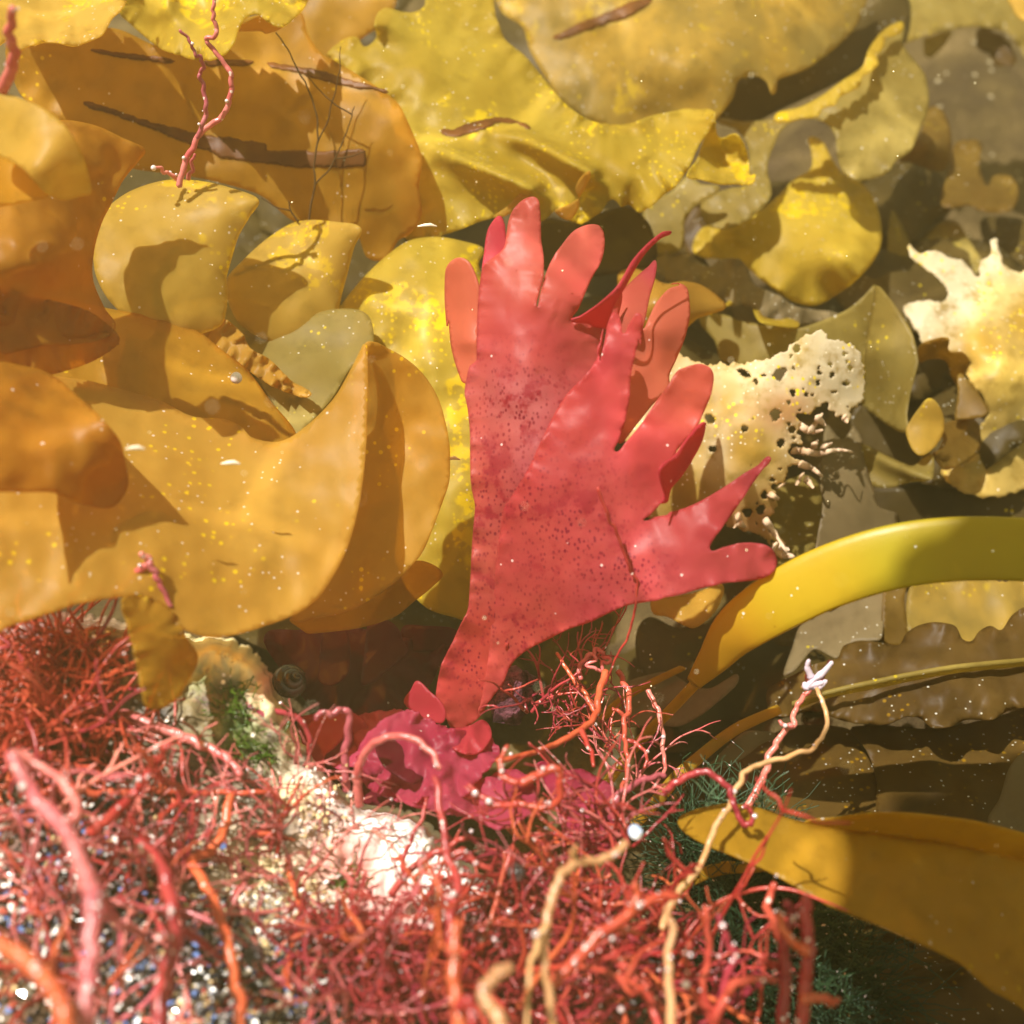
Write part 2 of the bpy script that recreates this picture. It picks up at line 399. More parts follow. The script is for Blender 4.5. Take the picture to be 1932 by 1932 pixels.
s = M('caustic_pattern')  # caustic light pattern put into the transparency of an added sheet
wv = s.n('TexVoronoi', feature='DISTANCE_TO_EDGE'); wv.inputs['Scale'].default_value = 9; 
wm = s.n('Mix', data_type='RGBA'); wm.inputs[0].default_value = .5
wn = s.n('TexNoise'); wn.inputs['Scale'].default_value = 7; wn.inputs['Detail'].default_value = 2; s.l(s.co, wn.inputs['Vector'])
wa = s.n('VectorMath', operation='MULTIPLY_ADD'); s.l(wn.outputs['Color'], wa.inputs[0]); wa.inputs[1].default_value = (.12, .12, .12); s.l(s.co, wa.inputs[2]); s.l(wa.outputs[0], wv.inputs['Vector'])
g = s.mapr(wv.outputs['Distance'], 0, .028, 1.75, .88)
cc = s.n('CombineColor'); [s.l(g, cc.inputs[i]) for i in range(3)]
tr = s.n('BsdfTransparent'); s.l(cc.outputs[0], tr.inputs['Color']); s.l(tr.outputs[0], s.out.inputs[0]); CAUST = s.m
#BUILD
# ------------------------------------------------------------------ setting
def floor():
    n = 150; vs = []; fs = []
    def warp(t): return 2.6*(abs(t)**2.2)*(1 if t > 0 else -1)
    for j in range(n+1):
        for i in range(n+1):
            x = warp(2*i/n-1); y = .35+warp(2*j/n-1)
            z = .035*noise.fractal((x*5, y*5, 1), 1., 2., 5)+.012*noise.fractal((x*22, y*22, 4), 1., 2., 4)-.03
            vs.append((x, y, z))
    for j in range(n):
        for i in range(n):
            a = j*(n+1)+i; fs.append((a, a+1, a+n+2, a+n+1))
    tag(link('sea_floor', mesh(vs, fs), FLOOR), kind='structure')
floor()
def caustic_sheet():  # unseen sheet added overhead to dapple the sunlight
    n = 40; vs = []; fs = []
    for j in range(n+1):
        for i in range(n+1):
            x, y = -2.6+5.2*i/n, -2.2+5.2*j/n; vs.append((x, y, .99+.01*noise.noise((x*3, y*3, 7))))
    for j in range(n):
        for i in range(n): q = j*(n+1)+i; fs.append((q, q+1, q+n+2, q+n+1))
    tag(link('dapple_sheet', mesh(vs, fs), CAUST), kind='structure')
caustic_sheet()
# ------------------------------------------------------------------ kelp, far to near
# dim filler blades in the murk
rg = random.Random(3)
for k in range(26):
    x = rg.uniform(0, 2000); y = rg.uniform(0, 1500); L = rg.uniform(170, 300); W = rg.uniform(70, 130); a = rg.uniform(-.9, .9)
    o = []
    for t in range(14):
        th = 2*math.pi*t/14; u = L*math.cos(th); v = W*math.sin(th)*(1+.25*math.sin(3*th+k))
        o.append((x+u*math.cos(a)-v*math.sin(a), y+u*math.sin(a)+v*math.cos(a)))
    d0 = ground_d(y)-rg.uniform(.03, .07)
    d0 = max(d0, .53)
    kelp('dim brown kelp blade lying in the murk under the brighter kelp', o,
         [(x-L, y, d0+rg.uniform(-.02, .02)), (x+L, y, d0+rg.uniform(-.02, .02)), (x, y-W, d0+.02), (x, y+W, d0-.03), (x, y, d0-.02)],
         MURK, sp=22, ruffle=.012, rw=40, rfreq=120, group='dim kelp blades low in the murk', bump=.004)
# top right background
kelp('olive kelp blade arching along the top right corner, hazy', cC('1280,-40 1275,120 1270,230 1300,230 1400,190 1520,160 1640,140 1760,150 1850,180 1910,260 1960,330 2050,300 2050,-60'),
     [(1700, 0, .68), (1720, 80, .66), (1830, 50, .67), (1930, 100, .67)], OLIV, ruffle=.004, sp=12)
kelp('small pale kelp tip poking from the far top right corner', cC('1845,-30 1870,40 1900,90 1960,120 2040,130 2040,-40'), [(1920, 0, .64), (1950, 40, .63)], PALE)
kelp('olive kelp scrap under the arch at the top right', cC('1395,210 1430,195 1540,165 1520,220 1480,270 1430,310 1400,300'), [(1740, 60, .69), (1790, 100, .7)], OLIV)
kelp('ragged dark shell-like kelp lump in the top right murk', cC('1680,150 1760,160 1830,210 1870,270 1890,330 1790,350 1740,290 1680,250'), [(1850, 60, .69), (1900, 110, .68)], DEEP, jag=8, sp=8, bump=.006)
kelp('orange curled kelp lobe in the murk on the right', cC('1420,580 1480,580 1520,640 1540,720 1540,820 1510,910 1440,915 1370,890 1310,870 1260,865 1310,800 1370,720 1400,640'),
     [(1770, 230, .64), (1780, 310, .62), (1720, 310, .62), (1760, 270, .605)], MGLD, ruffle=.004)
kelp('brown stepped kelp ribbon with a round knob at the right', cC('1560,770 1620,750 1700,760 1700,830 1695,900 1720,980 1740,1000 1760,950 1800,935 1860,945 1900,1000 1900,1070 1870,1120 1800,1140 1700,1130 1640,1100 1500,1110 1490,1030 1520,940 1540,840'),
     [(1800, 280, .65), (1830, 330, .63), (1900, 360, .62), (1790, 370, .61)], MGLD, ruffle=.003)
kelp('dim olive kelp blade low behind the white ragged kelp', cC('1340,1270 1400,1220 1480,1180 1570,1190 1620,1260 1690,1370 1720,1440 1600,1480 1450,1480 1350,1400'), [(1780, 440, .62), (1840, 480, .6), (1750, 500, .6)], OLIV)
kelp('narrow olive kelp strip standing beside the round yellow lobe', cC('1220,1130 1260,1180 1310,1280 1320,1360 1270,1420 1210,1430 1200,1280'), [(1690, 410, .61), (1690, 490, .6)], OLIV)
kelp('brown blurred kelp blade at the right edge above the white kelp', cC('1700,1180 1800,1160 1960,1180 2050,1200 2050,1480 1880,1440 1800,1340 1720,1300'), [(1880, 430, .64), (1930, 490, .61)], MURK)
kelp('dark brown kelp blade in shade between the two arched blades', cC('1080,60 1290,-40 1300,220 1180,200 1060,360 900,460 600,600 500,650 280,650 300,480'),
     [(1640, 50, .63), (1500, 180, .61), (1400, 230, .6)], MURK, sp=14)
# the holed arched blade
oc = cC('290,640 420,650 590,635 740,570 850,510 960,430 1060,360 1100,260 1180,160 1280,120 1285,240 1350,330 1400,400 1420,500 1415,600 1370,700 1330,800 1250,860 1190,930 1050,970 960,920 930,830 920,730 880,670 820,640 740,637 670,660 620,710 590,780 560,850 555,920 575,1000 570,1060 500,1140 430,1190 340,1225 260,1220 215,1190 195,1100 240,1050 350,1010 440,985 455,850 440,760 380,690')
kelp('olive arched kelp blade with a ruffled fold curving round a dark gap', oc,
     [(1380, 230, .58), (1500, 210, .57), (1620, 130, .58), (1700, 60, .6), (1740, 180, .575), (1640, 320, .555), (1450, 300, .56), (1370, 420, .555), (1600, 240, .56)], OLIV, sp=9, ruffle=.004, rw=35, rfreq=90,
     parts=[('folded_rim', sheet_part(cC('590,635 740,570 850,510 960,430 1060,360 1100,260 1180,160 1280,120 1260,180 1190,200 1180,250 1140,290 1150,340 1110,380 1060,410 1050,460 1000,490 940,520 920,560 850,580 830,620 740,632'),
        [(1480, 220, .557), (1600, 150, .557), (1700, 60, .585), (1640, 160, .553), (1560, 210, .552)], YELL, ruffle=.003, rw=12, rfreq=22, sp=7))])
kelp('round yellow kelp tongue lit by sun beyond the red frond', cC('780,735 850,760 900,850 960,930 1060,980 1130,1080 1165,1200 1160,1330 1100,1430 1000,1530 880,1610 800,1640 700,1620 600,1560 520,1500 450,1440 300,1390 200,1380 150,1330 210,1220 350,1225 500,1140 600,1060 700,960 790,900 790,800'),
     [(1540, 280, .60), (1560, 380, .575), (1640, 430, .575), (1560, 560, .56), (1350, 470, .575), (1480, 500, .565), (1600, 480, .545)], YELL, sp=9, ruffle=.005, rw=40, rfreq=90)
kelp('dark mussel-like lump in the gap left of the yellow tongue', cC('190,1085 210,1130 205,1200 260,1225 220,1290 150,1370 110,1320 100,1230 130,1130'), [(1300, 440, .585), (1320, 470, .58)], DEEP, cat='kelp', bump=.004)
# top middle
kelp('orange kelp blade at the top edge left of the ruffled yellow blade', px('560,-30 740,-30 735,40 700,60 660,90 640,110 600,130 575,60'), [(600, 0, .55), (700, 60, .55)], AMBR)
kelp('broad hazy yellow kelp blade hanging from the top edge with one brown streak', px('930,-40 945,20 985,50 1000,95 1030,148 1060,190 1120,230 1220,260 1320,250 1380,190 1395,150 1428,143 1448,155 1460,178 1470,150 1530,125 1590,78 1622,35 1635,-40'),
     [(960, 0, .60), (1100, 0, .585), (1300, 0, .575), (1500, 0, .585), (1620, 0, .61), (1050, 150, .585), (1250, 120, .555), (1450, 120, .565), (1200, 240, .57), (1150, 120, .575)], HAZY, sp=12, ruffle=.003, rw=50, rfreq=180, bump=.004,
     parts=[('brown_streak', sheet_part(cB('1238,220 1260,195 1400,120 1560,60 1680,5 1790,-10 1760,30 1640,90 1500,140 1400,175 1300,210'), None, SCAR, jag=4, sp=6))])
ktop = [q for q in cB('100,340 40,290 130,210 200,200 240,250 300,200 290,130 310,70 360,40 430,60 500,65 560,30 580,-60 900,-60 940,80 970,160 1000,220 1100,300 1200,420 1300,540 1400,620 1500,660 1650,665 1780,620 1932,590')]+cC('100,585 180,585 265,600 245,690 190,770 130,900 60,1000 0,1045')+cB('1830,1060 1715,1140 1660,1100 1620,1110 1565,1070 1500,1140 1400,1200 1340,1180 1270,1130 1190,1185 1100,1140 960,1160 850,1190 650,1265 550,1272 450,1272 400,1000 400,700 300,500')
kelp('large ruffled yellow kelp blade across the top centre with rolled folds', ktop,
     [(650, 100, .51), (720, 30, .515), (860, 0, .535), (900, 100, .52), (1000, 220, .515), (800, 220, .50), (800, 420, .495), (950, 400, .485), (1100, 380, .49), (1200, 400, .495), (1260, 260, .505), (1340, 220, .51), (1270, 360, .485), (1150, 260, .50), (900, 300, .49)], YELL, sp=8,
     ridges=[(cB('600,780 850,890 1000,950 1140,1015'), .026, 26, .55), (cB('900,690 1100,740 1300,840 1450,930'), .024, 24, .5)], ruffle=.008, rw=30, rfreq=70, bump=.0035,
     parts=[('brown_streak', sheet_part(cB('650,705 720,690 800,660 900,635 980,630 1060,650 1130,690 1060,665 960,660 880,690 800,715 720,735'), None, SCAR, jag=3, sp=5)),
            ('rolled_edge', sheet_part(cB('1450,925 1425,1000 1390,1060 1330,1100 1260,1130 1270,1150 1340,1180 1390,1100 1370,1010 1400,950'), [(1100, 340, .468), (1070, 390, .478)], GOLD, sp=6)),
            ('rolled_tip', sheet_part(cB('1140,1015 1120,1070 1060,1120 980,1165 930,1165 1000,1110 1060,1050 1105,1015'), [(1000, 360, .468), (950, 410, .478)], GOLD, sp=6))])
kelp('crumpled golden kelp curl at the right end of the ruffled blade', cC('240,690 265,600 275,660 300,740 380,720 430,780 450,850 460,940 490,935 470,985 380,985 300,985 200,960 125,940 180,850'),
     [(1340, 230, .50), (1330, 330, .485), (1400, 270, .51), (1410, 340, .5), (1370, 300, .525), (1370, 340, .49)], YELL, sp=5, ruffle=.003, rw=14, rfreq=45, bump=.005, bfreq=32)
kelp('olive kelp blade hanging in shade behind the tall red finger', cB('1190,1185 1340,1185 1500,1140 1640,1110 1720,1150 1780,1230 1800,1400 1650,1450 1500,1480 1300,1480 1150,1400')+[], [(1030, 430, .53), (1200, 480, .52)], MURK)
kelp('dull olive kelp piece between the ruffled blade and the brown strip', cC('-100,1050 20,1040 130,940 200,990 300,1010 190,1090 110,1180 90,1340 -100,1340'), [(1240, 400, .55), (1300, 460, .545)], OLIV)
# dark scarred blade at top left
kd = cA('30,300 60,210 200,180 600,150 900,250 1300,100 1600,60 1650,180 1720,280')+cB('100,340 250,430 370,510 430,570 500,720 545,850 530,1000 545,1150 480,1260 420,1290 350,1390 250,1380')+cA('1900,1250 1600,1200 1380,1040 1000,940 700,900 560,760 300,640 120,520')
kelp('wide shaded brown kelp blade at the upper left marked with dark scars', kd,
     [(20, 100, .455), (300, 80, .47), (560, 40, .49), (780, 260, .475), (700, 460, .485), (480, 420, .48), (200, 240, .465), (500, 250, .478), (650, 200, .475)], DARK, sp=11, bump=.003,
     parts=[('dark_scar', sheet_part(cA('490,265 600,275 750,295 860,305 940,325 900,340 780,325 650,310 560,290'), None, SCAR, jag=3, sp=5)),
            ('dark_scar', sheet_part(cA('1100,335 1200,318 1360,325 1330,350 1200,350'), None, SCAR, jag=3, sp=5)),
            ('dark_scar', sheet_part(cA('1435,345 1560,350 1700,375 1850,420 1932,440 2080,490 2000,480 1870,465 1740,430 1600,390'), None, SCAR, jag=3, sp=5)),
            ('dark_scar', sheet_part(cA('455,560 600,580 760,640 880,670 1000,700 1160,735 1210,735 1240,740 1420,770 1440,805 1700,810 1932,800 1960,820 1950,890 1700,900 1500,890 1300,860 1180,840 1140,820 900,725 800,685 640,625'), None, SCAR, jag=4, sp=6))])
kelp('pale ruffled kelp blade filling the top left corner', cA('-60,-60 690,-60 680,0 640,60 600,95 570,150 540,190 470,220 400,245 330,232 250,225 150,245 90,268 60,215 30,225 -60,240'),
     [(0, 0, .435), (230, 0, .44), (200, 60, .425), (30, 90, .415), (120, 20, .445)], PALE, ruffle=.006, rw=25, rfreq=60, sp=8)
kelp('scalloped yellow kelp blade with drooping lobes at the top edge', cA('690,-60 640,60 700,130 780,200 860,260 960,295 1070,325 1180,305 1250,235 1290,130 1330,85 1380,75 1450,125 1520,140 1590,85 1640,30 1660,-60'),
     [(240, 0, .47), (330, 100, .45), (420, 70, .44), (300, 20, .455), (480, 10, .445), (560, 0, .46), (390, 20, .46), (260, 50, .475)], YELL, ruffle=.007, rw=22, rfreq=55, sp=7,
     parts=[('underside_fold', sheet_part(cA('1290,135 1400,85 1460,125 1520,142 1430,180 1400,165 1280,165'), [(460, 45, .456), (520, 55, .46)], GOLD, sp=6))])
# mid left lobes
lob3 = cB('140,1600 250,1470 370,1360 480,1290 620,1270 750,1290 880,1335 850,1420 900,1560 940,1800')+cE('900,300 900,900 850,1300 820,1600 700,1590 600,1560 540,1520 450,1420 400,1250 420,900 300,500 100,250')+cB('60,1850 80,1700')
kelp('yellow speckled kelp blade rising behind the left side of the red frond', lob3,
     [(700, 560, .462), (740, 560, .46), (820, 450, .472), (900, 480, .475), (750, 650, .457), (880, 700, .45), (780, 900, .445), (880, 1100, .44), (820, 560, .455), (690, 640, .46), (650, 640, .465)], YELL, sp=9, curl=.004, bump=.003)
kelp('olive kelp base under the lobes between the big curl and the red frond', px('320,600 420,560 600,590 720,600 760,700 720,780 640,860 540,840 440,760'), [(330, 600, .465), (640, 600, .475), (550, 830, .44)], OLIV)
kelp('lit olive kelp wedge with speckled rim left of the big curl tip', cD('1430,95 1610,0 1800,-60 1980,-20 1990,200 1880,260 1780,420 1650,560 1570,610 1450,420 1330,240 1200,100 1300,60'), [(510, 640, .45), (640, 590, .452), (560, 800, .425), (660, 680, .44)], OLIV, sp=8)
lob2 = cA('1215,1500 1300,1400 1420,1290 1550,1205 1660,1180 1800,1190 1935,1222 1900,1330 1870,1450 1835,1580 1800,1700 1650,1800 1450,1830 1290,1740 1225,1620')
kelp('middle upright kelp lobe with a turned-back rim left of the red frond', lob2, [(430, 530, .447), (560, 425, .46), (680, 430, .44), (640, 560, .453), (500, 640, .445), (560, 520, .452), (605, 575, .452)], PALE, sp=8, curl=.004, cw=25)
lob1 = cA('500,1320 530,1200 580,1110 700,1025 880,968 1070,970 1230,1005 1387,1070 1340,1165 1280,1270 1235,1420 1215,1500 1220,1620 1180,1750 1000,1800 750,1740 600,1630 515,1480')
kelp('tallest upright kelp lobe below the red sprig with a flared corner', lob1, [(180, 460, .415), (250, 350, .432), (380, 345, .43), (485, 378, .424), (420, 520, .426), (300, 620, .415), (310, 470, .42), (430, 600, .426)], PALE, sp=8, curl=.004, cw=30)
kelp('small ribbed golden kelp fold peeping out under the tallest lobe', cA('915,1712 1050,1692 1200,1708 1300,1790 1345,1870 1450,1930 1560,2040 1660,2120 1500,2090 1330,1990 1150,1880 1020,1800'), [(320, 602, .435), (450, 620, .432), (560, 730, .425)], GOLD, ruffle=.005, rw=25, rfreq=35, sp=6)
kelp('brown sheet in the shape of the shade on the olive kelp behind the big golden curl', cD('300,-120 600,-60 920,0 1080,70 1180,150 1330,270 1450,430 1590,615 1480,700 1300,650 1000,560 600,400 250,320 0,250 0,-100'), [(100, 600, .40), (330, 600, .42), (560, 815, .405), (250, 740, .39), (420, 720, .412)], DARK, sp=10, bump=.004)  # shadowed part of the olive blade, built as a browner sheet
# left curls
kelp('orange kelp curl with a pointed rear corner at the left edge', cA('200,690 330,645 500,670 660,740 778,802 740,870 660,970 600,1090 545,1200 505,1350 500,1500 560,1650 620,1760 500,1830 250,1850 -80,1850 -80,950 100,800'), [(0, 380, .358), (120, 240, .388), (270, 282, .397), (210, 400, .40), (180, 560, .394), (0, 600, .35), (90, 480, .352), (200, 640, .375)], ORNG, sp=9, bump=.004)
kelp('ruffled orange-brown kelp blade in shade at the left edge', cD('-80,-160 200,-120 450,-60 600,40 640,120 500,220 290,290 150,290 -80,330'), [(0, 570, .35), (180, 610, .375), (0, 700, .35), (100, 690, .365)], ORNG, ruffle=.006, rw=40, rfreq=45, sp=9, bump=.004)
kelp('pale cream-yellow kelp flap catching full sun at the left edge', cA('-60,495 0,500 100,522 250,590 370,700 450,850 492,1030 430,1055 345,1075 260,1045 200,990 120,905 0,835 -60,810'), [(0, 180, .33), (90, 230, .325), (170, 365, .335), (60, 320, .322), (0, 290, .33)], PALE, sp=8,
     parts=[('inner_fold', sheet_part(cA('-60,805 0,830 120,900 200,985 265,1047 200,1070 0,1110 -60,1120'), [(0, 300, .337), (90, 365, .341), (0, 390, .336)], AMBR, sp=7))])
# the big golden curl
outer = px('-50,700 60,700 100,709 175,720 300,755 362,785 422,790 454,804 475,825 517,834 548,825 590,793 630,751 660,700 685,650 692,650 694,709 692,780 690,850 680,938 664,1008 643,1061 604,1124 560,1157 510,1177 447,1196 390,1201 335,1180 280,1130 215,1127 140,1142 100,1155 20,1180 -50,1210')
kelp('big golden kelp blade curling up to a pointed fold beside the red frond', outer,
     [(0, 720, .36), (0, 1000, .325), (0, 1180, .315), (250, 760, .385), (250, 950, .345), (230, 1120, .327), (450, 830, .385), (450, 1000, .357), (420, 1190, .338), (600, 860, .377), (600, 1050, .358), (690, 660, .385), (690, 850, .376), (560, 1150, .35)], GOLD, sp=10, bump=.0015,
     parts=[('inner_face', sheet_part(cE('246,125 300,120 350,145 450,200 560,300 640,440 690,640 695,850 660,970 585,1170 540,1260 430,1380 300,1480 150,1560 0,1592 -150,1600 -60,1450 60,1300 120,1050 160,700 190,300'), [(692, 650, .387), (720, 1000, .39), (620, 1160, .381), (840, 850, .399), (845, 930, .398), (800, 720, .397), (760, 800, .402), (808, 1020, .392), (740, 660, .392)], GOLD, sp=8, bump=.002)),
            ('hanging_fold', sheet_part(cD('660,1490 800,1482 890,1530 960,1600 1000,1700 1060,1790 1050,1870 960,2020 900,2070 850,2090 790,2075 755,1960 730,1850 690,1650'), [(240, 1128, .326), (330, 1140, .334), (300, 1330, .318), (260, 1230, .317), (360, 1250, .335)], AMBR, sp=7, ruffle=.003, rw=20, rfreq=40))])
kelp('brown kelp lobe lying under the tip of the big golden curl', cE('-160,1600 0,1592 300,1480 430,1380 520,1290 655,1350 600,1430 490,1520 400,1590 250,1640 100,1665 -60,1680 -110,1650'), [(570, 1170, .40), (830, 1080, .415), (700, 1150, .405)], DARK, sp=8)
kelp('orange-brown rounded sheet built as the shadow on the left of the big golden curl', cD('-80,260 150,250 290,300 400,390 520,500 640,640 670,750 690,870 660,950 600,1005 500,1000 400,970 300,930 200,920 0,920 -80,930'), [(0, 720, .33), (0, 900, .305), (200, 800, .325), (230, 910, .335), (100, 720, .345)], ORNG, sp=9, bump=.003)  # shadow on the golden curl, modelled as a darker sheet
# right hand side
kelp('grey-brown ruffled kelp strip running behind the red fingers', cC('-120,1340 0,1345 110,1350 160,1382 240,1430 300,1392 400,1390 450,1440 490,1530 610,1580 700,1640 800,1660 945,1688 860,1722 720,1752 600,1740 520,1700 460,1640 370,1640 290,1600 180,1540 0,1510 -120,1500'), [(1250, 500, .545), (1400, 520, .535), (1580, 600, .545), (1450, 560, .53)], GREY, ruffle=.005, rw=20, rfreq=45, sp=7,
     parts=[('yellow_rim', sheet_part(cC('335,1640 370,1595 430,1570 460,1552 500,1620 530,1695 620,1715 690,1700 722,1752 600,1745 510,1720 470,1640 430,1600'), [(1380, 570, .526), (1430, 590, .522), (1500, 610, .525)], YELL, sp=5))])
kelp('little yellow kelp curl behind the pale red finger', cC('-250,1480 -150,1440 0,1520 100,1510 200,1530 290,1590 330,1650 250,1685 180,1710 120,1760 60,1800 -50,1800 -200,1700'), [(1180, 520, .50), (1320, 540, .505), (1365, 582, .505), (1270, 610, .485), (1250, 560, .475)], GOLD, sp=6, curl=.004, cw=14)
kelp('folded olive kelp blade with a sharp shaded crease at the right', cC('190,1700 330,1690 400,1720 600,1752 720,1762 900,1700 1000,1650 1080,1580 1140,1533 1130,1650 1110,1800 1090,2000 1060,2160')+cF('900,260 600,260 320,225 270,110'),
     [(1340, 600, .535), (1450, 660, .52), (1550, 620, .52), (1650, 545, .525), (1630, 720, .53)], OLIV, sp=8,
     parts=[('lit_side', sheet_part(cC('1140,1533 1200,1590 1280,1700 1335,1800 1362,1932')+cF('1352,270 1320,390 1302,500 1297,600 1210,570 1130,510 1055,455 1072,350 1075,200 1100,20 1125,-120'), [(1655, 545, .524), (1730, 650, .505), (1700, 800, .505), (1640, 760, .53), (1660, 660, .515)], OLIV, sp=8))])
# bleached pieces
W_ = (.66, .60, .46); Y_ = (.38, .225, .02); PK = (.45, .22, .11); BR = (.22, .11, .02)
blA = cF('-200,300 -60,160 60,170 160,220 240,235 350,232 450,226 560,203 680,140 750,90 830,55 870,68 880,100 960,115 1030,150 1070,230 1076,320 1065,420 1020,470 1005,495 985,550 965,515 930,520 880,460 850,450 780,500 720,510 735,550 720,600 735,650 680,690 690,740 740,765 665,800 640,870 580,890 610,960 570,1050 545,1070 560,1130 640,1195 660,1262 600,1270 560,1185 450,1140 320,1100 200,1050 -100,1050 -200,700')
hl = [cF(t) for t in ('390,265 430,263 467,300 445,308 410,290', '590,280 630,255 662,262 650,290 625,325 600,320', '890,285 915,282 915,305 895,310', '815,328 835,322 838,350 818,352', '960,335 985,325 997,345 980,358 962,352', '672,378 700,375 705,400 688,415', '750,390 775,388 778,410 755,410', '895,382 930,378 925,395 900,395', '655,435 678,432 672,455', '218,510 255,508 275,540 250,556 225,540', '420,1020 455,1010 475,1040 440,1060', '240,680 280,678 275,705 245,705', '520,290 552,290 545,305 525,303', '500,1000 540,1000 530,1045 500,1040', '785,395 806,395 803,415', '590,515 625,515 620,530 590,530', '672,785 700,785 695,810')]
rg = random.Random(9)
for k in range(46):
    x, y = (rg.gauss(1470, 45), rg.uniform(770, 1040)) if k % 3 else (rg.uniform(1400, 1610), rg.uniform(650, 770)); r_ = rg.uniform(2.5, 8)
    hl.append([(x+r_*rg.uniform(.5, 1.4)*math.cos(t), y+r_*rg.uniform(.5, 1.4)*math.sin(t)) for t in (0, 1.05, 2.1, 3.14, 4.2, 5.2)])
def fringe(name_pts):
    def f(pn, rt):
        for k, s_ in enumerate(name_pts):
            q = cr_open(cF(s_), 5); n = len(q)
            pts = [P(a, b, .470+.004*math.sin(i*.8+k)) for i, (a, b) in enumerate(q)]
            vs, fs = tube_mesh(pts, [(.0013*(1-i/n)+.0003)*(1+.5*noise.noise((i*.9, k*3., 0))) for i in range(n)], 6, .4)
            link('frayed_strand', mesh(vs, fs), FRAY, rt)
    return f
kelp('bleached ragged kelp piece riddled with holes right of the red frond', blA,
     [(1200, 700, .48), (1340, 690, .475), (1560, 640, .47), (1620, 740, .478), (1450, 760, .462), (1400, 900, .465), (1300, 860, .468), (1460, 1000, .478), (1480, 1050, .485)], BLEA, sp=4, jag=9, holes=hl, bump=.0012, bfreq=80, fine=.0001,
     cols=[(1560, 660, W_), (1620, 720, W_), (1480, 700, W_), (1400, 690, (.74, .62, .36)), (1350, 760, Y_), (1330, 850, Y_), (1400, 850, Y_), (1450, 900, (.7, .52, .22)), (1300, 930, BR), (1480, 780, PK), (1460, 970, PK), (1430, 1000, PK), (1480, 1050, PK), (1345, 850, W_), (1430, 860, Y_), (1500, 830, (.75, .6, .4))],
     parts=[('frayed_strand', fringe(['690,700 760,705 830,718 900,700 960,698 1010,708', '800,690 810,660 825,645', '850,680 880,672 900,660', '720,560 790,600 850,590', '780,600 810,560 850,500', '730,770 800,800 850,840', '740,830 710,885', '760,850 800,900', '640,880 610,900', '560,930 615,960', '540,1070 590,1140 660,1250', '600,1200 570,1270', '620,1215 670,1235', '965,520 985,550', '640,1260 700,1270', '390,1040 400,1080 375,1115', '400,1085 435,1110', '820,520 865,565']))])
blB = cC('1312,1320 1370,1352 1450,1345 1530,1380 1610,1395 1655,1460 1690,1480 1700,1400 1740,1370 1772,1275 1800,1350 1830,1420 1900,1460 2060,1450')+cF('2060,850 1932,905 1870,930 1780,950 1650,940 1550,890 1485,820 1500,790 1620,760 1700,700 1690,620 1700,560 1740,500 1700,400 1620,300 1640,220 1520,160 1520,100 1380,150')+cC('1390,1860 1370,1790 1295,1690 1285,1640 1400,1612 1500,1622 1520,1560 1450,1470 1345,1400')
kelp('large bleached yellow kelp blade with a torn white top at the right edge', blB,
     [(1720, 470, .55), (1880, 450, .555), (1720, 580, .54), (1930, 520, .55), (1850, 650, .525), (1930, 800, .525), (1800, 920, .52), (1780, 880, .525), (1900, 700, .515)], BLEA, sp=7, jag=6, bump=.003, bfreq=70, fine=.0001,
     cols=[(1730, 475, W_), (1790, 500, W_), (1840, 500, W_), (1880, 460, W_), (1720, 580, W_), (1800, 560, W_), (1880, 560, (.72, .58, .25)), (1930, 600, Y_), (1850, 650, Y_), (1900, 720, (.62, .45, .10)), (1930, 800, (.45, .34, .11)), (1850, 880, (.45, .33, .09)), (1790, 920, (.45, .31, .08))])
kelp('twisted brown kelp curl in front of the bleached yellow blade', cF('1365,150 1420,110 1520,98 1525,165 1600,175 1640,225 1610,300 1580,350 1540,300 1510,220 1420,210 1365,225'), [(1740, 660, .515), (1790, 650, .505), (1820, 700, .515)], MGLD, sp=6, ruffle=.003, rw=12)
kelp('tan kelp lobe standing below the twisted curl at the right', cF('1580,290 1640,330 1700,410 1742,490 1700,520 1600,530 1560,525 1575,400'), [(1810, 710, .507), (1850, 780, .50)], MGLD, sp=7)
kelp('small spoon-shaped pale olive kelp leaf at the right', cF('1298,600 1320,540 1370,470 1420,418 1470,450 1502,530 1492,620 1440,692 1380,724 1330,690'), [(1720, 810, .495), (1760, 760, .492), (1745, 855, .488), (1780, 800, .495)], PALE, sp=7)
kelp('golden kelp loop with a round brown shadowed hollow at the right', cF('1500,560 1560,535 1650,530 1690,560 1700,640 1690,700 1620,760 1560,790 1500,800 1440,720 1470,700 1500,640 1480,600'), [(1780, 800, .502), (1840, 820, .508), (1800, 870, .50)], MGLD, sp=7, ruffle=.003)
kelp('dull kelp sheet in shade behind the small spoon-shaped leaf', cF('1040,460 1150,500 1300,600 1330,700 1440,800 1300,790 1200,740 1060,680 1000,560'), [(1640, 800, .53), (1740, 870, .525)], MURK)
kelp('olive kelp fold with gold specks and a rolled end at the right', cF('1050,670 1100,680 1200,728 1330,780 1390,740 1440,720 1450,800 1440,850 1400,865 1330,870 1200,900 1110,885 1050,860'), [(1640, 860, .505), (1760, 890, .49), (1700, 915, .495)], OLIV, sp=7, ridges=[(cF('1080,690 1200,760 1340,820 1430,850'), .008, 16, .7)])
kelp('brown kelp blade spread in the murk below the rolled end', cF('1000,900 1200,890 1450,870 1550,900 1700,950 1960,920 2040,1050 1900,1120 1500,1120 1150,1120'), [(1650, 950, .54), (1930, 980, .53)], MURK, sp=14)
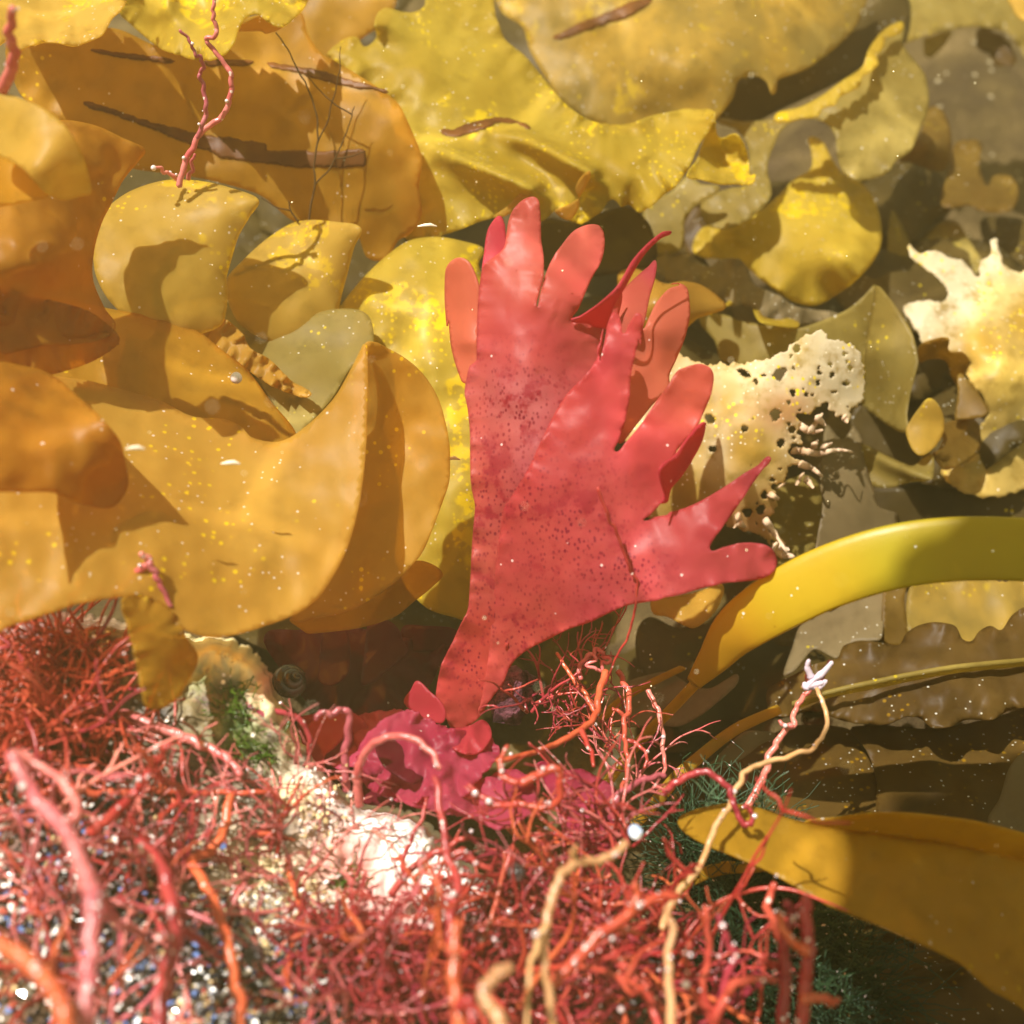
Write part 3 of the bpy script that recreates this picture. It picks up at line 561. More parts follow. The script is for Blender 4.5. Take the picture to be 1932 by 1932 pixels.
kelp('grey-brown kelp blade upright between the bleached piece and the yellow stipe', cF('870,565 920,610 960,640 1000,590 1020,568 1062,640 1072,740 1110,860 1155,1000 1200,1020 1250,1040 1240,1120 1100,1200 900,1300 810,1320 820,1180 850,1000 838,860 850,700'), [(1560, 810, .51), (1620, 820, .512), (1560, 1050, .475), (1680, 1000, .49), (1610, 950, .482)], GREY, sp=8)
kelp('dull pink-brown kelp blade below the yellow stipe', cF('730,1640 840,1560 950,1510 1060,1450 1180,1425 1180,1560 1165,1705 1100,1720 1000,1735 930,1812 880,1795 800,1765 700,1880 640,1900 690,1750'), [(1520, 1180, .49), (1660, 1120, .49), (1580, 1230, .475)], GREY, sp=8)
kelp('narrow tan kelp strip hanging below the yellow stipe', cF('1180,1430 1250,1400 1310,1380 1290,1500 1310,1690 1270,1745 1200,1735 1165,1700'), [(1690, 1110, .485), (1690, 1210, .478)], MGLD, sp=7)
kelp('pale gold-speckled kelp blade at the right edge below the stipe', cF('1350,1380 1500,1370 2050,1370 2050,1650 1900,1680 1800,1720 1650,1750 1500,1740 1330,1700 1300,1540'), [(1730, 1100, .49), (1930, 1100, .49), (1850, 1210, .475)], HAZY, sp=9, bump=.004)
kelp('olive kelp tatter with shaded underside below the bleached piece', cF('560,940 640,870 760,830 840,900 845,1050 830,1200 740,1270 640,1320 560,1400 480,1480 430,1450 500,1380 580,1270 640,1200 570,1080'), [(1460, 950, .505), (1530, 980, .505), (1450, 1110, .48)], OLIV, sp=8, bump=.005)
kelp('dark leafy kelp scrap under the lower red lobe', cF('-60,1490 60,1480 200,1450 310,1415 300,1520 240,1600 150,1650 20,1590 -60,1570'), [(1250, 1130, .455), (1350, 1120, .46), (1300, 1180, .445)], GOLD, sp=7, curl=.004)
kelp('dim grey-brown kelp sheet behind the base of the stipe', cF('-100,1600 100,1650 300,1480 420,1380 560,1260 700,1280 500,1450 380,1620 250,1800 100,1960 -40,1960 -150,1800'), [(1250, 1200, .485), (1450, 1080, .495), (1280, 1280, .465)], MURK, sp=11)
dk = cF('560,1980 700,1900 800,1850 930,1812 960,1750 1050,1720 1180,1732 1260,1742 1300,1680 1360,1640 1450,1620 1560,1640 1600,1710 1650,1722 1690,1670 1750,1640 1810,1662 1870,1580 1960,1530 2200,1490 2500,1560 2750,1700 2800,1850')+cI('2700,150 2400,230 2200,190 2060,220 1932,232 1850,250 1780,290 1720,300 1620,300 1550,330 1480,342 1430,338 1370,290 1290,280 1200,320 1100,322 960,305 800,250 640,280 560,240')
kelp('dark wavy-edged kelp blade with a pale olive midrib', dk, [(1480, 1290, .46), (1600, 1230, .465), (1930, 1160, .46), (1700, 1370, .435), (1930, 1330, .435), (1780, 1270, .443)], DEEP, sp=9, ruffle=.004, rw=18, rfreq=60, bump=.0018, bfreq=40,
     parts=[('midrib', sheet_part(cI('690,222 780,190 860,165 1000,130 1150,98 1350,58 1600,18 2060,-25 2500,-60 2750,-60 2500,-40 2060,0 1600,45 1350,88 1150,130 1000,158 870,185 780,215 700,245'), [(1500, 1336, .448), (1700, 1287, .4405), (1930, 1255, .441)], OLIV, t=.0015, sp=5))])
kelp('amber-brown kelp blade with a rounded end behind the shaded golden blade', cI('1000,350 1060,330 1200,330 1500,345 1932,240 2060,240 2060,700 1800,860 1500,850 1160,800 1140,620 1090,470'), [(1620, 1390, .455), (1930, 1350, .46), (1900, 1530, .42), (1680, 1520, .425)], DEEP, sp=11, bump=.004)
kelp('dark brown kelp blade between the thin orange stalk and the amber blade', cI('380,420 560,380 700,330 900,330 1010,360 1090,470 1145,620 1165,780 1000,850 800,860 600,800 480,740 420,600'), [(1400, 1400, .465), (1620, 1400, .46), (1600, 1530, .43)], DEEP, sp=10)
kelp('grey-olive kelp blade entering from the right edge above the golden blade', cI('1850,560 1932,470 2060,440 2060,960 1900,920 1740,860 1800,720'), [(1890, 1480, .41), (1940, 1560, .40)], GREY, sp=10)
kelp('grey translucent kelp strip under the thin orange stalk', cI('240,540 330,450 430,365 520,360 600,385 520,430 400,520 270,560 120,650 60,740 20,740 100,660 180,600'), [(1290, 1500, .435), (1450, 1390, .445)], GREY, sp=7)
kelp('large golden kelp blade pointing left at the lower right, half in shade', cI('72,855 90,812 200,770 350,747 500,768 620,810 750,850 900,880 1200,920 1600,980 2080,1080 2600,1250 2900,1700 2800,2300 2400,2250 1932,1850 1750,1740 1600,1610 1450,1530 1300,1470 1150,1400 1000,1340 880,1290 700,1190 560,1110 400,1040 250,980 120,910'),
     [(1280, 1555, .352), (1500, 1540, .352), (1500, 1640, .335), (1930, 1620, .345), (1700, 1700, .322), (1930, 1880, .32), (1400, 1590, .34), (1700, 1570, .35)], AMBR, sp=11, bump=.003,
     parts=[('folded_rim', sheet_part(cI('752,852 900,828 1100,803 1300,803 1500,823 1700,853 2080,960 2500,1150 2450,1230 2080,1130 1800,1040 1500,965 1200,925 950,895 840,875'), [(1520, 1552, .352), (1720, 1538, .345), (1930, 1570, .343), (1750, 1580, .356)], AMBR, sp=8))])
kelp('orange-brown kelp stalk base under the pointed golden blade', cI('20,1190 120,1130 330,1060 560,1100 500,1120 330,1130 200,1170 90,1230 20,1250'), [(1270, 1670, .37), (1440, 1635, .368)], AMBR, sp=6)
kelp('dim olive kelp blade under the golden blade at the bottom right', cI('820,1330 1000,1345 1300,1475 1350,1530 1150,1600 1000,1580 880,1500 800,1420'), [(1550, 1730, .40), (1700, 1790, .395)], MURK, sp=9)
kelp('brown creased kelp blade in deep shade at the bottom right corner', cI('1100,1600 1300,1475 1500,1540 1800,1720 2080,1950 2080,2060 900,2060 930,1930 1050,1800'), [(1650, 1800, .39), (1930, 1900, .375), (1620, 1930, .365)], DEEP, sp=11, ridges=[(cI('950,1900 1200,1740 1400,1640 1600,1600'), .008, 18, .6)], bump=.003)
# ------------------------------------------------------------------ stipes
def stipe(label, name, pts, rads, mat, flat=.35, cols=None, parts=()):
    q = cr_open(pts, 10); n = len(q)
    rr = cr_open([(a, 0) for a in rads], 10)[:, 0]
    cen = [P(*k) for k in q]
    vs, fs = [], []
    seg = 16
    for i in range(n):
        t = (cen[min(i+1, n-1)]-cen[max(i-1, 0)]).normalized()
        view = (Vector((0, 0, HC))-cen[i]).normalized(); sd1 = t.cross(view).normalized(); up = sd1.cross(t).normalized()
        for k in range(seg):
            a = 2*math.pi*k/seg; vs.append(cen[i]+sd1*math.cos(a)*rr[i]+up*math.sin(a)*rr[i]*flat)
    for i in range(n-1):
        for k in range(seg): fs.append((i*seg+k, i*seg+(k+1) % seg, (i+1)*seg+(k+1) % seg, (i+1)*seg+k))
    fs.append(tuple(range(seg))[::-1]); fs.append(tuple((n-1)*seg+k for k in range(seg)))
    me = mesh(vs, fs)
    if cols:
        at = me.color_attributes.new('pigment_and_light', 'FLOAT_COLOR', 'POINT'); c = []
        for i in range(n):
            f = i/(n-1)*(len(cols)-1); j = min(int(f), len(cols)-2); f -= j
            c += [tuple(cols[j][m]*(1-f)+cols[j+1][m]*f for m in range(3))+(1,)]*seg
        at.data.foreach_set('color', np.array(c, np.float32).ravel())
    if not parts:
        o = link(name, me, mat); own_origin(o); return tag(o, label, 'stipe')
    rt = tag(empty(name, min((v.co for v in me.vertices), key=lambda k: k.z).copy()), label, 'stipe')
    link('stipe', me, mat, rt)
    for pn, f in parts: f(pn, rt)
O1 = (.54, .28, .015); Y1 = (.50, .345, .015); G1 = (.32, .255, .012)  # greener end tone paints the shade at the far end
mm = .331/1932  # metres per photo pixel at 0.4
def seg_part(pn, rt):
    q = cr_open([(1312, 1290, .408), (1260, 1345, .42), (1215, 1390, .43), (1165, 1450, .43), (1110, 1530, .425)], 8)
    vs, fs = tube_mesh([P(*k) for k in q], [.0026]*len(q), 10, .7); link('thin_stalk', mesh(vs, fs), AMBR, rt)
stipe('broad yellow kelp stipe arching in from the right edge, greener colour for shade towards its far end', 'kelp_stipe',
      [(1308, 1290, .405), (1345, 1245, .39), (1392, 1188, .377), (1465, 1138, .368), (1560, 1090, .362), (1680, 1052, .356), (1800, 1036, .352), (1935, 1037, .348), (2050, 1050, .346), (2300, 1110, .345), (2600, 1220, .35)],
      [.0026, .0050, .0076, .0088, .0092, .0093, .0092, .0090, .0090, .0085, .007], STIP, .17, [O1, O1, O1, Y1, Y1, (.36, .31, .015), G1, G1, G1, G1, G1], [('thin_stalk', seg_part)])
stipe('thin orange kelp stalk slanting across the dark kelp at the lower right', 'kelp_stalk', [(1470, 1338, .44), (1390, 1375, .436), (1330, 1420, .432), (1275, 1468, .428), (1240, 1510, .425), (1190, 1560, .42)], [.0018, .002, .0021, .0022, .0022, .0022], AMBR, .7)
kelp('translucent brown kelp blade crossed by a golden stalk near the sprigs', cH('1480,330 1500,270 1560,180 1640,100 1750,60 1850,40')+cI('60,60 140,110 240,130 330,85 395,55 385,115 290,200 200,270 90,330 0,330')+cH('1700,335'), [(1150, 1350, .445), (1270, 1270, .45), (1380, 1280, .445), (1290, 1350, .437)], GREY, sp=7, bump=.003,
     parts=[('golden_vein', sheet_part(cH('1490,300 1560,215 1660,140 1800,70 1932,10 1960,30 1820,100 1690,170 1600,240 1520,310'), [(1130, 1360, .4435), (1280, 1265, .445)], AMBR, t=.001, sp=5))])
# ------------------------------------------------------------------ boulder under the red algae
rock = px('-80,1170 60,1150 200,1165 300,1190 370,1203 420,1200 470,1225 510,1265 530,1310 560,1370 600,1410 630,1465 680,1512 740,1522 800,1545 850,1600 920,1650 1020,1690 1130,1730 1250,1790 1340,1880 1400,2050 1300,2150 -120,2150')
rk = [(0, 1180, .355), (300, 1220, .352), (420, 1220, .354), (500, 1290, .356), (300, 1450, .338), (0, 1450, .33), (600, 1450, .354), (700, 1560, .345), (850, 1640, .342), (600, 1700, .33), (250, 1700, .315), (0, 1900, .295), (400, 1900, .30), (800, 1850, .315), (1100, 1850, .32), (1300, 2000, .32), (600, 2100, .295)]
CR_ = (.78, .66, .34); PKR = (.72, .28, .24); WH = (.95, .92, .88); DKR = (.03, .022, .02); GNR = (.06, .10, .015); RDR = (.10, .02, .015); BRR = (.10, .05, .02)  # dark tones: real dark gravel plus shade painted in beneath the strands
me = patch(rock, rk, sp=8, drop=.14, dw=26, bump=.006, bfreq=120, fine=.0022, jag=12,
   cols=[(400, 1225, CR_), (440, 1230, CR_), (510, 1275, PKR), (470, 1260, CR_), (420, 1300, DKR), (400, 1330, BRR), (450, 1370, GNR), (460, 1400, GNR), (520, 1390, DKR), (540, 1350, CR_), (560, 1400, CR_), (360, 1260, CR_), (600, 1460, WH), (570, 1430, DKR), (620, 1530, BRR), (520, 1560, DKR), (560, 1330, DKR), (380, 1280, GNR), (660, 1510, WH), (800, 1600, WH), (780, 1640, WH), (850, 1660, WH), (700, 1570, WH), (720, 1540, WH), (760, 1570, WH), (830, 1640, WH), (800, 1660, WH), (690, 1600, PKR), (660, 1640, PKR), (700, 1650, PKR), (650, 1590, PKR), (620, 1500, PKR), (760, 1680, PKR), (740, 1620, WH), (560, 1500, CR_), (480, 1480, DKR), (430, 1460, BRR), (330, 1500, DKR), (200, 1500, DKR), (300, 1350, DKR), (200, 1250, RDR), (100, 1300, RDR), (80, 1200, RDR), (480, 1650, CR_), (520, 1730, WH), (450, 1750, WH), (560, 1700, CR_), (400, 1800, DKR), (300, 1850, DKR), (450, 1860, DKR), (200, 1700, DKR), (100, 1600, RDR), (50, 1850, BRR), (250, 1920, BRR), (620, 1800, RDR), (700, 1760, RDR), (900, 1720, RDR), (1000, 1800, RDR), (800, 1850, RDR), (1200, 1850, DKR), (600, 1900, DKR), (870, 1560, DKR), (1300, 1950, DKR)])
o = link('boulder', me, ROCK); own_origin(o)
tag(o, 'pale pink and cream encrusted boulder under the red algae at the lower left', 'rock')
rockf = tps(rk)
def rock_d(x, y): return float(rockf(np.array([[x, y]], float))[0])
# glinting grit
def grains(name, label, spots, cols, n, r0, r1, lift=.004):
    rg = random.Random(11); vs = []; fs = []; cc = []
    for i in range(n):
        x0, y0, sx, sy = rg.choice(spots); x = rg.gauss(x0, sx); y = rg.gauss(y0, sy)
        c = P(x, y, rock_d(x, y)-rg.uniform(0, lift)-.003); r = rg.uniform(r0, r1)
        ax = [Vector([rg.gauss(0, 1) for _ in range(3)]).normalized() for _ in range(3)]
        b = len(vs)
        for a_ in ax[:3]: vs += [c+a_*r, c-a_*r*rg.uniform(.5, 1)]
        for a_ in (0, 1):
            for e in (2, 3):
                for g in (4, 5): fs.append((b+a_, b+e, b+g))
        q = rg.choice(cols); cc += [q+(1,)]*6
    me = mesh(vs, fs, False); at = me.color_attributes.new('pigment_and_light', 'FLOAT_COLOR', 'POINT'); at.data.foreach_set('color', np.array(cc, np.float32).ravel())
    tag(link(name, me, GRAIN), label, 'grit', kind='stuff')
BK = (.012, .011, .014); BL = (.12, .2, .45); WG = (.85, .82, .78); TN = (.5, .36, .18); RG = (.3, .06, .04); GY = (.2, .17, .16)
grains('grit', 'glinting black and white grit on the boulder at the lower left', [(430, 1870, 90, 60), (380, 1800, 70, 60), (520, 1830, 70, 50), (250, 1880, 110, 50), (330, 1930, 90, 40), (200, 1620, 80, 60), (60, 1750, 60, 90)], [BK, BK, BK, BK, WG, WG, TN, GY, BL, RG], 5200, .0005, .0016)
grains('pale_grit', 'pale shell grit scattered over the white part of the boulder', [(480, 1700, 60, 50), (540, 1740, 60, 40), (450, 1770, 60, 40), (600, 1540, 30, 40)], [WG, WG, WG, TN, TN, CR_, GY], 900, .0004, .001)
# turf mat of the fine red alga: nobody could count it
def turf(name, label, mat, spots, n, L, r, seed, dep=None, up=1.0, kind='stuff'):
    rg = random.Random(seed); vs = []; fs = []
    for i in range(n):
        x0, y0, sx, sy = rg.choice(spots); x = rg.gauss(x0, sx); y = rg.gauss(y0, sy)
        p = P(x, y, (dep or rock_d)(x, y)+.002); d = Vector((rg.gauss(0, .55), rg.gauss(0, .45)-.15, up)).normalized(); l = L*rg.uniform(.5, 1.3); pts = [p]
        for k in range(6):
            d = (d+Vector((rg.gauss(0, .38), rg.gauss(0, .38), rg.gauss(0, .3)))).normalized(); p = p+d*l/6; pts.append(p)
        rr = r*rg.uniform(.6, 1.3)
        v, f = tube_mesh(pts, [rr*(1-.09*k) for k in range(7)], 5, 1, .0, False); b = len(vs); vs += v; fs += [tuple(q+b for q in w_) for w_ in f]
    return tag(link(name, mesh(vs, fs), mat), label, 'algae', kind=kind)
turf('red_turf', 'fine matted red algal turf on the boulder, bottom middle', STRD, [(720, 1850, 80, 50), (850, 1840, 90, 50), (1000, 1840, 110, 60), (900, 1900, 150, 50), (640, 1790, 50, 40), (1100, 1760, 80, 60), (1150, 1860, 90, 50), (1000, 1720, 60, 40)], 1300, .019, .0005, 21)
turf('orange_turf', 'matted orange-red algal turf beneath the big golden curl at the left', STRO, [(70, 1270, 60, 45), (40, 1340, 70, 60), (130, 1310, 35, 50), (150, 1390, 50, 40), (60, 1440, 70, 40)], 480, .024, .0006, 22)
turf('pink_turf', 'thin pinkish algal turf spread through the tangle at the lower left', STRP, [(300, 1480, 110, 50), (200, 1600, 110, 70), (420, 1580, 80, 60), (100, 1700, 90, 90), (350, 1700, 80, 60)], 110, .028, .0005, 23)
# ------------------------------------------------------------------ the red frond
def red_part(outline, ctrl, mat, spot=None, rt=None, name='lobe', **kw):
    me = patch(outline, ctrl, **kw)
    if spot:
        at = me.attributes.new('spot', 'FLOAT', 'POINT'); v = []
        for q in me.vertices:
            r = q.co-Vector((0, 0, HC)); z = r.dot(FW); x = (r.dot(RT)/z/(2*TF)+.5)*PXW; y = (.5-r.dot(UP)/z/(2*TF))*PXW
            v.append(max(0, min(1, max(1.15-math.hypot((x-a)/b, (y-c)/d) for a, b, c, d in spot))))
        at.data.foreach_set('value', np.array(v, np.float32))
    return thick(link(name, me, mat, rt), .00055)
rt = tag(empty('red_frond', P(870, 1375, .40)), 'broad fan-shaped red seaweed frond with finger lobes standing at the centre', 'red seaweed')
rearo = cE('650,1850 700,1750 740,1660 790,1560 805,1400 815,1200 830,1000 812,900 805,780 803,600 790,470 775,380 800,250')+cB('838,1932 840,1800 845,1650 852,1560 862,1480 880,1420 930,1380 985,1330 1000,1250 1012,1180 1040,1120 1095,1068 1160,1060 1180,1120 1185,1200 1187,1290 1200,1380 1195,1470 1175,1570 1160,1645 1180,1580 1200,1500 1240,1400 1300,1310 1360,1240 1430,1207 1490,1207 1520,1240 1528,1310 1510,1400 1460,1490 1420,1580 1385,1660 1348,1722 1400,1700 1480,1660 1560,1610 1620,1570 1600,1700 1560,1800')+cE('1530,50 1510,180 1420,420 1300,640 1200,860 1100,1100 1050,1300 1020,1600 1000,1800')+cH('970,60 900,210 850,290 760,352 700,340 660,250 620,170')
spotz = [(980, 130, 770, 150), (930, 90, 950, 220), (960, 130, 1130, 140), (890, 70, 1250, 110), (1080, 110, 1040, 120)]
WT = lambda a: (a, a, a)
def pigs_and_glare(): return [(1000, 380, (1, 1.35, 1.1)), (1110, 460, (1, 1.35, 1.1)), (1000, 520, (1, 1.2, 1.05)), (1000, 640, (1, .9, 1)), (980, 760, (1, 1.5, 1.9)), (1010, 860, (1, 1.5, 1.9)), (930, 840, (1, 1.2, 1.4)), (900, 900, (1, 1.2, 1)), (920, 1100, (1, 1.1, 1.0)), (920, 1200, (1.05, .75, .75)), (870, 1300, (1.05, .8, .8)), (1100, 560, (.95, .9, .9))]  # pink values mid-blade paint in the wet glare; the others are frond colour
red_part(rearo, [(870, 1370, .405), (840, 1300, .402), (930, 1290, .40), (890, 1150, .392), (960, 1100, .388), (888, 950, .388), (1000, 900, .378), (890, 750, .388), (990, 740, .377), (1080, 720, .381), (905, 560, .388), (1000, 380, .392), (1010, 520, .383), (1130, 440, .396), (1080, 560, .38), (1170, 580, .392)],
         REDF, spotz, rt, 'rear_blade', sp=6, fine=.00012, cols=pigs_and_glare(), bump=.0011, ruffle=.002, rw=18, rfreq=70)
red_part(cB('668,1520 675,1440 710,1395 755,1382 800,1410 830,1470 852,1545 850,1650 845,1800 842,1932')+cE('850,150 850,300 790,340 760,330 725,235 700,130 688,0')+cB('678,1750 668,1620'), [(855, 500, .394), (890, 520, .391), (895, 700, .389), (850, 600, .399), (880, 640, .393)], REDP, None, rt, 'finger', sp=6, ridges=[(px('875,500 880,560 880,640'), .003, 22, 1)])
red_part(cB('872,1500 880,1350 890,1270 910,1210 960,1157 990,1200 997,1260 1010,1350 960,1480'), [(930, 410, .404), (920, 500, .395)], REDM, None, rt, 'finger', sp=6)
red_part(cB('1348,1725 1400,1700 1500,1630 1600,1535 1680,1400 1760,1310 1840,1245 1885,1240 1880,1258 1830,1280 1760,1345 1700,1430 1640,1540 1580,1640 1540,1760 1500,1780 1440,1740'), [(1080, 605, .379), (1160, 560, .372), (1260, 440, .385), (1150, 610, .384)], REDM, None, rt, 'finger', sp=5)
red_part(cB('1570,1640 1620,1560 1690,1490 1760,1430 1802,1398 1797,1480 1770,1580 1740,1720 1700,1800 1600,1780'), [(1170, 570, .40), (1235, 495, .41), (1210, 600, .392)], REDF, None, rt, 'finger', sp=6, cols=[(1200, 550, (.8, 1.2, .8)), (1230, 500, (.75, .6, .9))])
red_part(cB('1740,1760 1800,1630 1870,1550 1932,1525')+cC('40,1522 92,1522 127,1550 137,1620 140,1690 122,1780')+cF('100,130 62,220 30,290')+cE('1870,360 1780,460 1700,560 1620,660 1590,620 1640,430 1670,250 1700,60'), [(1280, 545, .402), (1210, 650, .39), (1270, 680, .394), (1180, 820, .378), (1240, 620, .388)], REDP, None, rt, 'finger', sp=6)
fro = cH('900,210 850,280')+cE('905,1790 925,1500 950,1250 985,1010 1020,960 1080,860 1130,770 1190,640 1260,500 1330,390 1420,300 1480,215 1500,130 1520,50')+cB('1500,1932 1522,1850 1542,1740 1572,1676 1602,1690 1618,1740 1628,1790 1655,1740 1695,1682 1725,1690 1730,1760 1718,1850')+cE('1712,100 1680,230 1665,330 1660,420 1640,530 1605,640 1585,705 1640,655 1720,560 1800,440 1870,350')+cF('62,282 110,256 190,233 250,258 267,310 252,400 220,480 180,560 120,640 60,720 80,800 40,900 15,975')+cE('1838,972 1770,1045 1738,1075 1800,1055 1860,1045')+cF('30,1030 110,1008 200,968 330,890 430,822 500,780 568,733 530,800 470,885 400,990 330,1090 270,1170 250,1235 320,1218 420,1195 520,1200 580,1230 607,1290 592,1340 540,1382 450,1400 320,1412 200,1440 100,1470 0,1490')+cE('1800,1505 1650,1530 1550,1572 1450,1620 1330,1660 1230,1710 1120,1765 1040,1830 1000,1900 975,1960')
red_part(fro, [(920, 1320, .398), (960, 1240, .394), (950, 1050, .384), (1000, 900, .373), (1080, 780, .371), (1150, 620, .372), (1200, 610, .37), (1100, 900, .369), (1180, 900, .368), (1310, 720, .37), (1220, 800, .372), (1230, 950, .371), (1440, 870, .372), (1340, 980, .364), (1440, 1060, .366), (1340, 1090, .364), (1200, 1120, .368), (1080, 1200, .38), (1050, 1080, .374), (1170, 730, .371)],
         REDF, [(1080, 150, 1000, 190), (1150, 130, 1080, 110), (980, 80, 1180, 120), (1000, 90, 950, 120), (1200, 90, 1080, 80)], rt, 'front_blade', sp=6, fine=.00012, ruffle=.0015, rw=16, rfreq=80, bump=.0011,
         cols=[(1150, 640, (1, .7, 1)), (1150, 760, (1, .75, .9)), (1280, 730, (1, 1.2, 1)), (1310, 720, (1, 1.2, 1)), (1090, 800, (1, .75, .85)), (1040, 920, (1, .9, 1)), (1150, 900, (1, .95, 1.1)), (1080, 1050, (1, .85, 1)), (1250, 900, (.95, .7, .9)), (1220, 1040, (.95, .8, 1)), (1350, 960, (.85, .65, .85)), (1440, 880, (.6, .4, .7)), (1430, 1050, (.95, .9, 1.1)), (1250, 1090, (1, .9, 1.2)), (1130, 1120, (1, .9, 1.2)), (1000, 1200, (1, .9, .9))])
red_part(cF('-20,985 20,975 40,905 90,845 150,755 205,650 226,552 195,562 150,610 110,660 60,730 -20,800')+cE('1850,930 1840,970'), [(1270, 940, .368), (1330, 805, .372), (1270, 880, .362)], REDM, None, rt, 'finger', sp=6)
# other red blades around its foot
def redblade(label, outline, ctrl, mat, **kw): return kelp(label, outline, ctrl, mat, name='red_seaweed', cat='red seaweed', **kw)
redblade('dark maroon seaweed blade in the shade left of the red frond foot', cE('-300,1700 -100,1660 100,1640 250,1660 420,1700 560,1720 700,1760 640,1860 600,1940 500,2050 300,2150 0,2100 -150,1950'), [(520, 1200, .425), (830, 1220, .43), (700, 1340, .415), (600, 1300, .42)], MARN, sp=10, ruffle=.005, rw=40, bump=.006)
redblade('crimson seaweed flap upright left of the red frond foot', cE('255,1610 300,1595 380,1618 430,1670 445,1720 475,1780 400,1850 340,1900 280,1945 220,1950 235,1800'), [(700, 1170, .415), (760, 1220, .41), (700, 1280, .405)], MARN, sp=7)
redblade('small folded crimson seaweed piece touching the red frond foot', cH('448,200 485,140 522,90 590,150 645,200 672,260 655,315 600,310 540,290 490,250'), [(770, 1320, .392), (800, 1290, .39), (830, 1350, .388)], REDM, sp=6)
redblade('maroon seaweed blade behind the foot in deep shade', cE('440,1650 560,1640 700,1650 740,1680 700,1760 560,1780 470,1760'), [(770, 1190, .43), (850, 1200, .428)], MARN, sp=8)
redblade('pink-red seaweed sheet spread under the red frond foot', cH('200,290 340,250 480,248 560,290 640,325 720,350 900,380 960,470 900,560 830,640 760,720 600,700 480,740 330,700 230,640 190,480'), [(690, 1350, .39), (830, 1370, .385), (740, 1470, .375), (880, 1430, .375), (780, 1410, .372)], PINK, sp=6, ruffle=.006, rw=35, rfreq=80, bump=.006, bfreq=50, jag=7)
redblade('translucent pink seaweed blade right of the frond foot among the strands', cH('1160,540 1200,520 1290,570 1400,560 1480,600 1580,660 1605,740 1600,900 1560,1000 1440,1030 1340,960 1290,860 1250,740 1200,620'), [(1030, 1450, .385), (1150, 1490, .383), (1150, 1600, .36), (1080, 1560, .365)], PINK, sp=8, ruffle=.004, rw=30, bump=.004)
redblade('crimson seaweed tip at the edge of the white rock', cG('1618,440 1640,350 1700,290 1800,270 1865,280 1850,380 1790,450 1740,490 1735,560 1660,600 1620,540'), [(580, 1390, .385), (650, 1360, .388), (600, 1450, .375)], REDM, sp=6, bump=.004)
redblade('magenta seaweed sheet hidden low between foot and white rock', cH('-50,430 100,400 260,480 300,620 420,720 300,760 180,720 80,640 0,560'), [(600, 1420, .40), (740, 1500, .385)], MARN, sp=8, bump=.005)
redblade('narrow magenta seaweed fold over the pink-red sheet', cH('300,430 380,400 470,420 520,500 560,600 500,640 420,600 340,540'), [(720, 1400, .378), (790, 1470, .368), (730, 1450, .366)], MARN, sp=6, bump=.004)
redblade('small crumpled crimson seaweed fold right below the red frond foot', cH('690,360 800,330 880,300 920,380 860,470 780,480 700,440'), [(850, 1370, .388), (920, 1380, .386), (880, 1420, .376)], REDM, sp=6, bump=.005, ruffle=.003)
redblade('dark crimson seaweed strip hanging between two maroon blades', cE('20,1660 120,1640 160,1760 150,1900 60,1960 -10,1930 0,1780'), [(620, 1190, .415), (640, 1290, .405), (600, 1250, .41)], MARN, sp=7, bump=.004)
redblade('broad translucent magenta seaweed sheet lying below the red frond foot', cH('380,640 520,600 700,640 860,620 1000,560 1120,600 1160,720 1080,840 940,880 800,820 640,800 500,760 420,720'), [(760, 1480, .372), (900, 1460, .374), (1000, 1500, .37), (880, 1550, .357), (800, 1530, .36)], PINK, sp=7, ruffle=.005, rw=30, rfreq=90, bump=.005, bfreq=60, jag=5)
redblade('wine-red seaweed blade leaning out left of the pink-red sheet', cH('-120,300 0,260 120,240 230,300 260,400 220,520 120,560 0,520 -90,430'), [(590, 1350, .402), (640, 1350, .392), (680, 1390, .388), (640, 1440, .384)], PINK, sp=7, bump=.005, bfreq=60, jag=5)
redblade('dull rose seaweed blade low in the tangle at the bottom right', cH('1330,1180 1420,1130 1500,1180 1500,1280 1440,1320 1340,1280'), [(1090, 1670, .36), (1130, 1700, .355)], PINK, sp=7)
